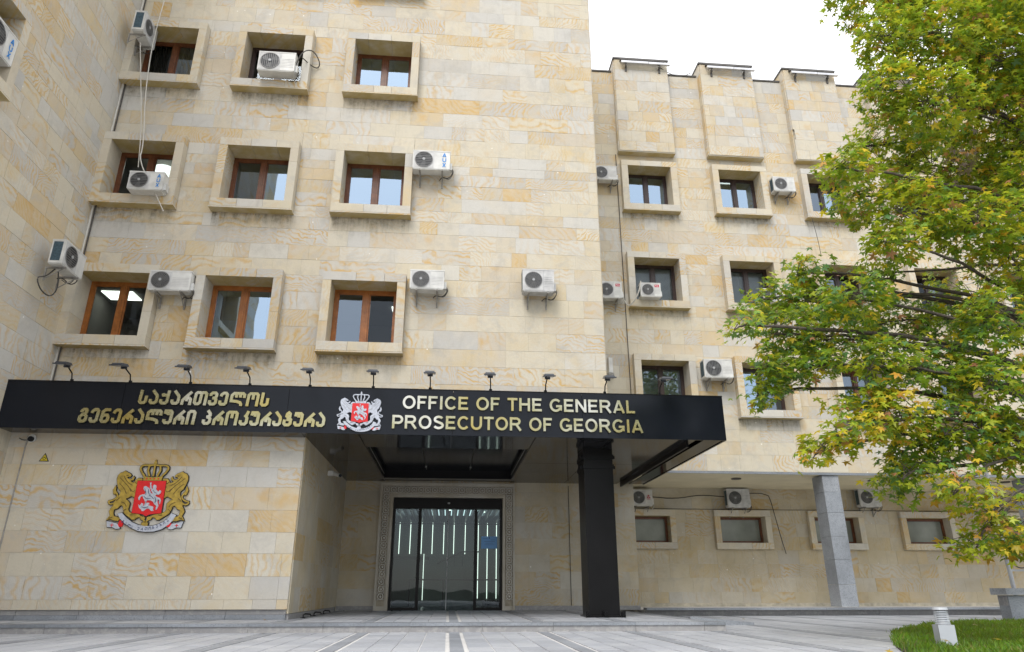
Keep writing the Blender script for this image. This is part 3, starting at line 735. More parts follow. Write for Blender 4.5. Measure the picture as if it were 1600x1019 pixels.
# ------------------------------------------------------------------ entrance canopy
can = empty('entrance_canopy', (-1.4, 14.0, 2.66), 0, 'long glossy black entrance canopy with gold lettering along its front, carried by a black column', 'canopy')
CX0, CX1, CYF = -7.94, 5.18, 12.70
CB, CT = 2.65, 3.50
fx = [CX0, -5.9, -3.0, -.0, 2.43, CX1]
for a, b_ in zip(fx[:-1], fx[1:]): bx('fascia_panel', 'black_panel', can, a + .003, b_ - .003, CYF, CYF + .04, CB, CT)
bx('fascia_panel', 'black_panel', can, CX1 - .04, CX1, CYF + .042, 18.66, CB, CT)
bx('roof_deck', 'roof_cap', can, CX0, CX1 - .05, CYF + .05, 13.95, CT - .06, CT - .02)
bx('roof_deck', 'roof_cap', can, MX1 + .02, CX1 - .05, 13.96, 18.65, CT - .06, CT - .02)
bx('top_trim', 'black_steel', can, CX0, CX1, CYF - .006, CYF + .06, CT + .001, CT + .018)
# soffit panels with recessed seams round a raised dark light-well over the door
def soff(x0, x1, y0, y1, z=CB + .012): bx('soffit_panel', 'soffit_panel', can, x0 + .008, x1 - .008, y0 + .008, y1 - .008, z, z + .02)
soff(CX0, -2.72, CYF + .045, 13.18)
soff(-2.72, -1.70, CYF + .045, 15.6); soff(-2.72, -1.70, 15.6, 18.68)
soff(-1.70, -.15, CYF + .045, 14.0); soff(-.15, 1.55, CYF + .045, 14.0)
soff(1.55, 3.0, CYF + .045, 15.6); soff(1.55, 3.0, 15.6, 18.68)
soff(3.0, 4.62, CYF + .045, 15.6); soff(3.0, 4.44, 15.6, 18.68)
soff(4.76, 5.14, CYF + .045, 18.68); soff(-1.70, 1.55, 18.0, 18.56)
bx('soffit_slot', 'black_steel', can, 4.45, 4.75, 12.9, 18.3, CB + .10, CB + .12)
bx('soffit_slot', 'black_steel', can, 4.46, 4.50, 12.9, 18.4, CB - .10, CB + .10)
for a, b_ in ((-1.68, -.62), (-.62, .48), (.48, 1.53)): bx('well_panel', 'black_panel', can, a + .006, b_ - .006, 14.02, 17.98, CB + .20, CB + .22)
bx('well_side', 'black_steel', can, -1.70, -1.68, 14.0, 18.0, CB + .02, CB + .22); bx('well_side', 'black_steel', can, 1.53, 1.55, 14.0, 18.0, CB + .02, CB + .22)
bx('well_side', 'black_steel', can, -1.68, 1.53, 17.98, 18.0, CB + .0, CB + .22); bx('well_side', 'black_steel', can, -1.68, 1.53, 14.0, 14.02, CB + .03, CB + .22)
for a in (-1.66, 1.50): bx('light_rail', 'aluminium', can, a, a + .012, 14.3, 17.7, CB + .06, CB + .07)
for a in (-.62, .48):
    m = MB(); m.disc((0, 0, 0), .02, 'z', 10, .02); m.obj('downlight', 'ac_white', can, (a, 17.4, CB + .19))
# column with clamp collars and foot plate
cl = bx('column', 'black_steel', can, 2.62, 3.20, 13.72, 14.38, PZ, 2.66)
for z0 in (2.25, 2.44): bx('collar', 'black_steel', cl, 2.60, 3.22, 13.70, 14.40, z0, z0 + .09)
for sx in (2.56, 3.20):
    for z0 in (2.25, 2.45):
        bx('collar_bolt', 'black_steel', cl, sx, sx + .06, 13.78, 13.86, z0 + .01, z0 + .07)
bx('foot_plate', 'black_steel', cl, 2.58, 3.24, 13.66, 14.44, PZ, PZ + .03)
for px in (2.54, 2.87, 3.20):
    h = MB(); h.box(px, px + .08, 13.62, 13.70, PZ, PZ + .11); h.disc((px + .04, 13.60, PZ + .06), .03, 'y', 10, .03); h.obj('foot_hinge', 'black_steel', cl)

# ---- lettering: every letter drawn as strokes in a box of height 1
def arc(*p): return chaikin(list(p), False, 2)
def loop(*p): return ('c', chaikin(list(p), True, 2))
def ell(cx, cz, rx, rz, a0, a1, n=14): return [(cx + rx * math.cos(R(a0 + (a1 - a0) * i / n)), cz + rz * math.sin(R(a0 + (a1 - a0) * i / n))) for i in range(n + 1)]
LAT = {
 'O': (.90, [('c', ell(.45, .5, .36, .42, 0, 342, 19))]),
 'F': (.64, [[(.09, 0), (.09, 1)], [(.0, .905), (.62, .905)], [(.0, .50), (.54, .50)]]),
 'I': (.26, [[(.13, 0), (.13, 1)]]),
 'C': (.82, [ell(.43, .5, .345, .42, 40, 322, 18)]),
 'E': (.70, [[(.09, 0), (.09, 1)], [(.0, .905), (.66, .905)], [(.0, .51), (.60, .51)], [(.0, .095), (.68, .095)]]),
 'T': (.70, [[(.35, 0), (.35, 1)], [(.0, .905), (.70, .905)]]),
 'H': (.80, [[(.09, 0), (.09, 1)], [(.69, 0), (.69, 1)], [(.09, .52), (.69, .52)]]),
 'G': (.90, [ell(.44, .5, .355, .42, 42, 318, 18) + [(.79, .20), (.79, .50)], [(.46, .43), (.88, .43)]]),
 'N': (.80, [[(.09, 0), (.09, 1)], [(.70, 0), (.70, 1)], [(.11, .94), (.68, .06)]]),
 'R': (.84, [[(.09, 0), (.09, 1)], [(.0, .905)] + ell(.46, .69, .235, .215, 90, -90, 9) + [(.0, .475)], [(.46, .46), (.78, 0)]]),
 'A': (.84, [[(.08, 0), (.42, .97)], [(.76, 0), (.42, .97)], [(.18, .28), (.66, .28)]]),
 'L': (.64, [[(.09, 0), (.09, 1)], [(.0, .095), (.62, .095)]]),
 'P': (.76, [[(.09, 0), (.09, 1)], [(.0, .905)] + ell(.44, .66, .245, .245, 90, -90, 9) + [(.0, .415)]]),
 'S': (.76, [ell(.38, .715, .27, .205, 28, 190, 8) + [(.16, .60), (.38, .51), (.60, .42)] + ell(.38, .285, .29, .205, 10, -160, 9)]),
 'U': (.80, [[(.09, 1)] + ell(.40, .40, .31, .32, 180, 360, 11) + [(.71, 1)]]),
 'X': (.74, [[(.07, 0), (.65, 1)], [(.65, 0), (.07, 1)]]),
}
HK = [(.52, .20), (.42, .10), (.20, .10), (.10, .20), (.10, .36)]      # the lower hook many of the letters share
RG = ('c', [(.10, .20), (.10, .40), (.22, .54), (.42, .54), (.52, .42), (.52, .20), (.42, .10), (.20, .10)])
GEO = {
 'ს': (.62, [[(.10, 1), (.10, .20), (.20, .10), (.40, .10), (.50, .20), (.50, .60)]]),
 'ა': (.62, [[(.14, 1), (.30, .82), (.48, .64), (.52, .52)] + HK]),
 'ქ': (.68, [[(.54, 1), (.54, .20)] + [(.44, .10), (.20, .10), (.10, .20), (.10, .36)], [(.14, .78), (.20, .66), (.54, .66)]]),
 'რ': (.74, [[(.10, 0), (.10, .34), (.24, .52), (.62, .94)], [(.22, .50), (.52, .50), (.64, .40), (.64, 0)], [(.38, .50), (.38, .26)]]),
 'თ': (.94, [('c', [(.10, .20), (.10, .80), (.20, .90), (.38, .90), (.48, .80), (.48, .20), (.38, .10), (.20, .10)]), [(.46, .86), (.56, .90), (.74, .90), (.84, .80), (.84, 0)]]),
 'ვ': (.62, [[(.10, .68), (.10, .80), (.20, .90), (.40, .90), (.50, .80), (.50, .64), (.40, .53), (.24, .53)], [(.28, .53), (.42, .52), (.52, .42)] + HK]),
 'ე': (.64, [[(.10, .66), (.14, .80), (.26, .90), (.42, .90), (.52, .80), (.52, .42)] + HK]),
 'ლ': (1.10, [[(.14, .34), (.12, .44), (.12, .76), (.26, .90), (.88, .90), (1.0, .80), (1.0, .58)], [(.44, .90), (.44, .60)], [(.72, .90), (.72, .60)], [(.04, .36), (.52, .32), (.78, .24), (.86, .12), (.86, .0)]]),
 'ო': (.88, [[(.10, 0), (.10, .80), (.20, .90), (.66, .90), (.76, .80), (.76, 0)], [(.43, .90), (.43, .48)]]),
 'გ': (.64, [RG, [(.12, .70), (.16, .82), (.26, .90), (.40, .90), (.48, .80), (.44, .68), (.30, .56)]]),
 'ნ': (.66, [RG, [(.10, .30), (.10, .76), (.24, .90), (.60, .90)]]),
 'უ': (.66, [[(.08, .70), (.10, .90), (.44, .90), (.54, .80), (.54, .20), (.44, .10), (.20, .10), (.10, .20), (.10, .34)], [(.31, .90), (.31, .62)]]),
 'ი': (.62, [[(.10, 0), (.10, .80), (.20, .90), (.42, .90), (.52, .80), (.52, 0)]]),
 'პ': (.64, [[(.26, 1), (.46, .78), (.48, .66), (.36, .55), (.24, .54)], [(.28, .54), (.44, .50), (.52, .42)] + HK]),
 'კ': (.64, [[(.54, 1), (.46, .74), (.34, .58)], [(.42, .66), (.52, .50)] + HK]),
 'ტ': (.66, [[(.10, .46), (.10, .20), (.20, .10), (.44, .10), (.54, .20), (.54, .46), (.42, .58), (.24, .58)], [(.34, .60), (.34, .36)], ('c', [(.22, .70), (.24, .86), (.34, .94), (.44, .86), (.44, .70), (.34, .62)])]),
 'ძ': (.62, [RG, [(.52, .36), (.50, .72), (.34, .92), (.10, .92)]]),
 'ბ': (.64, [RG, [(.16, .48), (.12, .72), (.24, .92), (.50, .90)]]),
 'შ': (.64, [RG, [(.14, 1), (.16, .72), (.34, .68), (.50, .50)]]),
}
def letter_mesh(ch, tab, h, wd, depth, mat, name, slant=0.0, sx=1.0):
    m = MB()
    for k, st in enumerate(tab[ch][1]):
        cl_ = isinstance(st, tuple); pts = st[1] if cl_ else st
        pts = [((x + slant * z) * h * sx, z * h) for x, z in pts]
        # keep straight stroke ends inside the letter box
        m.ribbon(pts, wd * h, -depth - .0012 * k, 0, cl_)
    return m.mesh(name, mat)
def write(text, tab, x0, x1, zb, h, wd, y, mat, parent, depth=.03, name='letter', slant=0.0, gap_=.12, space=.36):
    tot = sum((tab[c][0] + gap_) if c != ' ' else space for c in text) - gap_
    sx = (x1 - x0) / (tot * h); x = x0; cache = {}
    for c in text:
        if c == ' ': x += space * h * sx; continue
        if c not in cache: cache[c] = letter_mesh(c, tab, h, wd, depth, mat, name, slant, sx)
        link(name, cache[c], parent, (x, y, zb)); x += (tab[c][0] + gap_) * h * sx
LY = CYF - .012
write('OFFICE OF THE GENERAL', LAT, -.93, 3.44, 3.125, .25, .172, LY, 'sign_metal', can, space=.42)
write('PROSECUTOR OF GEORGIA', LAT, -1.10, 3.57, 2.755, .25, .172, LY, 'sign_metal', can, space=.42)
write('საქართველოს', GEO, -5.62, -3.34, 3.11, .26, .20, LY, 'sign_metal', can, slant=.08, gap_=.10)
write('გენერალური პროკურატურა', GEO, -6.58, -2.31, 2.755, .265, .20, LY, 'sign_metal', can, slant=.08, gap_=.10, space=.40)

# ---- coat of arms: shield with rider, crown, two lions, ribbon
EM = {}
EM['lion']=[(-0.529, 0.398), (-0.496, 0.422), (-0.454, 0.399), (-0.405, 0.376), (-0.376, 0.346), (-0.387, 0.322), (-0.425, 0.322), (-0.443, 0.298), (-0.401, 0.276), (-0.357, 0.284), (-0.333, 0.331), (-0.314, 0.308), (-0.33, 0.261), (-0.374, 0.25), (-0.355, 0.23), (-0.314, 0.215), (-0.292, 0.254), (-0.253, 0.293), (-0.193, 0.294), (-0.17, 0.268), (-0.229, 0.239), (-0.232, 0.177), (-0.264, 0.146), (-0.241, 0.101), (-0.234, 0.024), (-0.23, -0.082), (-0.268, -0.037), (-0.309, -0.015), (-0.356, -0.046), (-0.403, -0.069), (-0.353, -0.099), (-0.315, -0.144), (-0.32, -0.196), (-0.325, -0.249), (-0.294, -0.294), (-0.216, -0.315), (-0.125, -0.33), (-0.089, -0.359), (-0.159, -0.382), (-0.182, -0.42), (-0.234, -0.42), (-0.277, -0.383), (-0.336, -0.346), (-0.38, -0.309), (-0.406, -0.25), (-0.416, -0.197), (-0.458, -0.175), (-0.513, -0.236), (-0.561, -0.251), (-0.564, -0.311), (-0.54, -0.363), (-0.478, -0.377), (-0.422, -0.399), (-0.458, -0.444), (-0.532, -0.437), (-0.595, -0.415), (-0.659, -0.431), (-0.631, -0.386), (-0.607, -0.356), (-0.636, -0.282), (-0.623, -0.237), (-0.588, -0.191), (-0.585, -0.131), (-0.547, -0.055), (-0.51, 0.021), (-0.511, 0.067), (-0.557, 0.112), (-0.587, 0.189), (-0.612, 0.281), (-0.602, 0.343), (-0.572, 0.382)]
EM['tail']=[(-0.612, 0.142), (-0.61, 0.073), (-0.565, 0.021), (-0.546, -0.025), (-0.587, -0.078), (-0.642, -0.101), (-0.688, -0.109), (-0.661, -0.159), (-0.589, -0.149), (-0.521, -0.078)]
EM['crown1']=[(-0.148, 0.333), (-0.214, 0.41), (-0.247, 0.48), (-0.205, 0.528), (-0.098, 0.521), (-0.008, 0.53), (0.115, 0.524), (0.206, 0.526), (0.245, 0.479), (0.212, 0.4), (0.159, 0.337)]
EM['crown2']=[(-0.064, 0.331), (-0.108, 0.435), (-0.097, 0.517)]
EM['crown3']=[(0.015, 0.332), (-0.013, 0.522)]
EM['crown4']=[(0.087, 0.333), (0.122, 0.438), (0.109, 0.516)]
EM['crownb']=[(-0.171, 0.32), (0.162, 0.322), (0.159, 0.253), (-0.144, 0.253)]
EM['ball']=[(-0.006, 0.625), (0.001, 0.586), (-0.02, 0.557), (0.033, 0.558), (0.01, 0.529)]
EM['shield']=[(-0.238, 0.25), (0.238, 0.25), (0.248, -0.032), (0.259, -0.311), (0.185, -0.316), (0.069, -0.331), (0.015, -0.363), (-0.051, -0.324), (-0.217, -0.311), (-0.23, -0.037)]
EM['horse']=[(-0.119, 0.146), (-0.087, 0.158), (-0.054, 0.139), (-0.011, 0.109), (-0.001, 0.055), (0.042, 0.025), (0.09, 0.01), (0.126, -0.027), (0.19, -0.05), (0.212, -0.087), (0.205, -0.156), (0.189, -0.148), (0.18, -0.08), (0.157, -0.073), (0.157, -0.118), (0.188, -0.186), (0.165, -0.247), (0.147, -0.254), (0.146, -0.224), (0.154, -0.187), (0.111, -0.157), (0.081, -0.112), (0.032, -0.089), (-0.02, -0.09), (-0.057, -0.113), (-0.065, -0.09), (-0.094, -0.053), (-0.112, -0.015), (-0.143, -0.03), (-0.151, -0.091), (-0.167, -0.084), (-0.18, -0.053), (-0.162, -0.008), (-0.113, 0.012), (-0.083, 0.009), (-0.069, 0.055), (-0.094, 0.073), (-0.114, 0.1)]
EM['rider']=[(-0.018, 0.193), (-0.005, 0.224), (0.005, 0.213), (-0.004, 0.178), (0.0, 0.132), (0.027, 0.109), (0.049, 0.113), (0.034, 0.156), (0.052, 0.183), (0.088, 0.172), (0.102, 0.133), (0.091, 0.11), (0.142, 0.057), (0.166, 0.088), (0.192, 0.073), (0.187, 0.034), (0.158, 0.004), (0.12, 0.011), (0.092, -0.005), (0.058, 0.018), (0.024, 0.086), (-0.01, 0.124)]
EM['dragon']=[(-0.161, -0.159), (-0.131, -0.182), (-0.109, -0.136), (-0.076, -0.151), (-0.077, -0.189), (-0.043, -0.173), (-0.042, -0.135), (0.017, -0.131), (0.029, -0.157), (0.002, -0.173), (0.064, -0.187), (0.104, -0.202), (0.105, -0.247), (0.12, -0.27), (0.08, -0.274), (0.035, -0.233), (-0.002, -0.233), (-0.035, -0.256), (-0.053, -0.279), (-0.084, -0.275), (-0.096, -0.249), (-0.13, -0.227), (-0.145, -0.204)]
EM['ribbon']=[(-0.489, -0.318), (-0.419, -0.414), (-0.332, -0.487), (-0.215, -0.56), (-0.088, -0.611), (0.047, -0.625), (0.178, -0.617), (0.305, -0.579), (0.41, -0.497), (0.471, -0.422), (0.507, -0.339), (0.422, -0.305), (0.383, -0.385), (0.313, -0.453), (0.217, -0.501), (0.118, -0.526), (0.015, -0.529), (-0.106, -0.509), (-0.218, -0.464), (-0.319, -0.395), (-0.418, -0.307)]
EM['rtail']=[(-0.645, -0.445), (-0.549, -0.467), (-0.451, -0.491), (-0.401, -0.569), (-0.468, -0.58), (-0.54, -0.548), (-0.621, -0.549)]
EM['rred']=[(-0.45, -0.5), (-0.428, -0.429), (-0.367, -0.458), (-0.372, -0.535), (-0.42, -0.547)]
EM['scroll']=[(-0.186, -0.4), (-0.126, -0.36), (-0.056, -0.381), (-0.022, -0.448), (0.019, -0.47), (0.04, -0.517)]

def mirror(pts): return [(-x, z) for x, z in pts][::-1]
def grow(pts, d):
    n = len(pts); A = sum(pts[i][0] * pts[(i + 1) % n][1] - pts[(i + 1) % n][0] * pts[i][1] for i in range(n)); sg = 1 if A > 0 else -1
    out = []
    for i in range(n):
        p, a, b_ = Vector(pts[i]), Vector(pts[i - 1]), Vector(pts[(i + 1) % n])
        e0, e1 = (p - a), (b_ - p)
        n0 = Vector((e0.y, -e0.x)).normalized() * sg; n1 = Vector((e1.y, -e1.x)).normalized() * sg
        q = n0 + n1; q = q.normalized() if q.length > .1 else n0
        out.append(tuple(p + q * d))
    return out
def coat(parent, s, metal, outline, line_mat):
    """built round its centre in x,z; front faces -Y"""
    S = lambda pts: [(x * s, z * s) for x, z in pts]
    def P(name, mat, pts, y0, y1, cls=None):
        m = MB(); m.poly(S(pts), y0, y1); return m.obj(name, mat, parent)
    def Rb(name, mat, lines, wd, y0, y1, par=None):
        m = MB()
        for k, l_ in enumerate(lines): m.ribbon(S(l_), wd * s, y0 - .0008 * k, y1)
        return m.obj(name, mat, par or parent)
    L = EM['lion']
    for side in (0, 1):
        f = (lambda p: p) if side == 0 else mirror
        if outline: P('lion_outline', 'black_paint', f(grow(L, .012)), -.022, 0)
        ln = P('lion', metal, f(L), -.040, -.022 if outline else 0)
        cur_ = [[(-.56, .30), (-.47, .22), (-.38, .14), (-.33, .06)], [(-.55, .20), (-.46, .12), (-.40, .02)], [(-.50, .33), (-.42, .22), (-.33, .17)], [(-.36, .12), (-.30, .05), (-.27, .08)],
                [(-.46, -.12), (-.40, -.14), (-.36, -.20)], [(-.55, -.10), (-.50, -.05)], [(-.40, -.28), (-.36, -.24)], [(-.62, -.40), (-.56, -.38)], [(-.27, -.34), (-.20, -.34)], [(-.46, .34), (-.42, .345)], [(-.30, .24), (-.26, .20)]]
        Rb('mane_lines', line_mat, [f(chaikin(c, False, 1)) for c in cur_], .011, -.043, -.040, ln)
        tail = chaikin(EM['tail'], False, 1)
        if outline: Rb('tail_outline', 'black_paint', [f(tail)], .045, -.018, 0)
        Rb('tail', metal, [f(tail)], .024, -.030, -.0)
        tf = [(-.612, .17), (-.645, .09), (-.625, .02), (-.59, .0), (-.595, .07)]
        if outline: P('tuft_outline', 'black_paint', f(grow(tf, .01)), -.018, 0)
        P('tail_tuft', metal, f(tf), -.031, 0)
        sc = [chaikin(EM['scroll'], False, 1), chaikin([(-.10, -.36), (-.07, -.42), (-.02, -.40), (-.05, -.37)], False, 1), chaikin([(-.28, -.38), (-.24, -.34), (-.16, -.345), (-.12, -.37)], False, 1)]
        if outline: Rb('scroll_outline', 'black_paint', [f(c) for c in sc], .045, -.019, 0)
        Rb('scroll', metal, [f(c) for c in sc], .026, -.034, 0)
        if outline: P('ribbon_outline', 'black_paint', f(grow(EM['rtail'], .010)), -.023, 0)
        P('ribbon_end', 'silver_paint', f(EM['rtail']), -.036, 0)
        P('ribbon_fold', 'red_enamel', f(EM['rred']), -.0385, 0)
        m = MB(); cx = -.545 if side == 0 else .545
        m.poly([((cx - .006) * s, -.545 * s), ((cx + .006) * s, -.545 * s), ((cx + .006) * s, -.485 * s), ((cx - .006) * s, -.485 * s)], -.039, -.036)
        m.poly([((cx - .03) * s, -.521 * s), ((cx + .03) * s, -.521 * s), ((cx + .03) * s, -.509 * s), ((cx - .03) * s, -.509 * s)], -.0395, -.036)
        m.obj('small_cross', 'red_enamel', parent)
    ht = [(0, -.555), (-.05, -.52), (-.055, -.475), (-.02, -.46), (0, -.475), (.02, -.46), (.055, -.475), (.05, -.52)]
    if outline: P('heart_outline', 'black_paint', grow(ht, .014), -.024, 0)
    P('scroll_heart', metal, ht, -.041, 0)
    if outline: P('ribbon_outline', 'black_paint', grow(EM['ribbon'], .012), -.026, 0)
    P('motto_ribbon', 'silver_paint', EM['ribbon'], -.045, 0)
    cr_ = [chaikin([(-.15, .333), (-.215, .41), (-.247, .48), (-.205, .528), (-.10, .525), (0, .533), (.10, .525), (.205, .528), (.247, .48), (.215, .41), (.15, .333)], False, 1), [(-.065, .33), (-.108, .435), (-.095, .52)], [(0, .33), (0, .53)], [(.065, .33), (.108, .435), (.095, .52)], [(-.015, .60), (.015, .60)]]
    if outline: Rb('crown_outline', 'black_paint', cr_, .052, -.024, 0)
    Rb('crown_arches', metal, cr_, .028, -.042, 0)
    cb = [(-.165, .335), (-.08, .318), (0, .312), (.08, .318), (.165, .335), (.155, .255), (-.155, .255)]
    if outline: P('crown_outline', 'black_paint', grow(cb, .012), -.026, 0)
    P('crown_band', metal, cb, -.046, 0)
    m = MB()
    for q in (-.10, -.035, .035, .10): m.disc((q * s, -.048, .288 * s), .013 * s, 'y', 8, .006)
    m.obj('crown_jewel', 'red_enamel' if outline else metal, parent)
    m = MB(); m.disc((0, -.03, .565 * s), .027 * s, 'y', 12, .03); m.box(-.006 * s, .006 * s, -.03, -.015, .585 * s, .635 * s); m.obj('crown_orb', metal, parent)
    sh = [(-.245, .25), (.245, .25), (.250, -.31), (.15, -.318), (.06, -.33), (0, -.362), (-.06, -.33), (-.15, -.318), (-.250, -.31)]
    if outline: P('shield_outline', 'black_paint', grow(sh, .010), -.040, 0)
    P('shield', 'red_enamel', sh, -.050, 0)
    P('dragon', 'silver_paint', EM['dragon'], -.058, -.050); P('horse', 'silver_paint', EM['horse'], -.060, -.050); P('rider', 'silver_paint', EM['rider'], -.064, -.050)
    dl = [[(-.10, .12), (-.07, .06), (-.06, 0)], [(-.03, .10), (-.02, .04), (.02, .0)], [(.0, .0), (.05, -.03), (.09, -.07)], [(-.09, -.02), (-.04, -.06), (.03, -.06)], [(.10, -.03), (.13, -.09), (.12, -.14)], [(.05, .09), (.08, .05), (.12, .03)], [(-.10, -.20), (-.04, -.22), (.02, -.2)], [(.165, -.08), (.19, -.1)]]
    Rb('relief_lines', 'navy_paint' if outline else 'silver_paint', dl, .007, -.066, -.060)
    Rb('spear', 'silver_paint', [[(-.02, .215), (.03, .10), (-.02, -.06), (-.06, -.2)]], .008, -.067, -.05)
    # motto along the ribbon
    txt = 'ძალა ერთობაშია'; N = len(txt)
    for k, ch in enumerate(txt):
        if ch == ' ': continue
        a = R(-132 + 84 * (k + .5) / N + 0); rad = .62; czr = .045
        px, pz = rad * math.cos(a) * 1.0, czr + rad * math.sin(a)
        hme = letter_mesh(ch, GEO, .052 * s, .16, .0, 'navy_paint', 'motto_letter')
        o = link('motto_letter', hme, parent, (px * s - .012 * s * math.cos(a + math.pi / 2), -.0462, pz * s - .026 * s))
        o.rotation_euler = (0, -(a + math.pi / 2), 0)
em = empty('coat_of_arms', (-5.31, 13.165, 1.575), 0, 'painted coat of arms with gold lions, red shield and crown on the pale stone wall', 'coat of arms', 'coats of arms')
coat(em, 1.0, 'gold_paint', True, 'gold_line')
em2 = empty('coat_of_arms', (-1.69, CYF - .004, 3.055), 0, 'small silver coat of arms with red shield between the letterings on the black canopy', 'coat of arms', 'coats of arms')
coat(em2, .60, 'silver_paint', False, 'ac_grey')

# ---- floodlights standing on the canopy edge
lamp_x = [-6.89, -5.87, -4.81, -3.75, -2.66, -1.50, -.44, .70, 1.75, 2.90, 3.98]
pos_w = ['outermost on the left of the black canopy, below the first window box', 'second from the left end of the black canopy', 'above the middle of the upper Georgian line', 'above the end of the upper Georgian line',
         'between the Georgian lettering and the silver coat of arms', 'just right of the silver coat of arms', 'above the word OFFICE', 'above the word OF, right of the middle', 'above the start of the word GENERAL', 'above the end of the word GENERAL, by the tower corner', 'last on the right, in front of the blind window']
def lamp():
    t = empty('floodlight', (0, 0, 0))
    m = MB(); m.disc((0, 0, .02), .075, 'z', 14, .03, .03); m.disc((0, 0, .05), .03, 'z', 10, .04); m.obj('foot', 'black_steel', t)
    m = MB(); m.tube([(0, 0, .04), (0, -.05, .17), (0, -.30, .25)], .012, 8); m.obj('arm', 'black_steel', t)
    m = MB()
    m.add([(-.10, -.56, .19), (.10, -.56, .19), (.10, -.30, .24), (-.10, -.30, .24), (-.08, -.53, .245), (.08, -.53, .245), (.08, -.33, .285), (-.08, -.33, .285)],
          [(0, 3, 2, 1), (4, 5, 6, 7), (0, 1, 5, 4), (1, 2, 6, 5), (2, 3, 7, 6), (3, 0, 4, 7)])
    m.box(-.11, .11, -.58, -.56, .183, .203); m.box(-.05, .05, -.31, -.27, .21, .28)
    m.obj('head', 'lamp_body', t)
    m = MB(); m.quad((-.085, -.545, .188), (.085, -.545, .188), (.085, -.32, .232), (-.085, -.32, .232)); m.obj('lens', 'lamp_glass', t)
    return t
def copy_tree(o, parent=None):
    c = o.copy(); COL.objects.link(c)
    if parent: c.parent = parent
    for ch in [q for q in bpy.data.objects if q.parent == o and q != c]: copy_tree(ch, c)
    return c
l0 = lamp()
for k, x_ in enumerate(lamp_x):
    o = l0 if k == 0 else copy_tree(l0)
    o.location = (x_, CYF + .09, CT + .0); o.rotation_euler = (0, 0, R(rng.uniform(-7, 7)))
    props(o, 'small black floodlight ' + pos_w[k], 'floodlight', 'floodlights along the canopy edge')

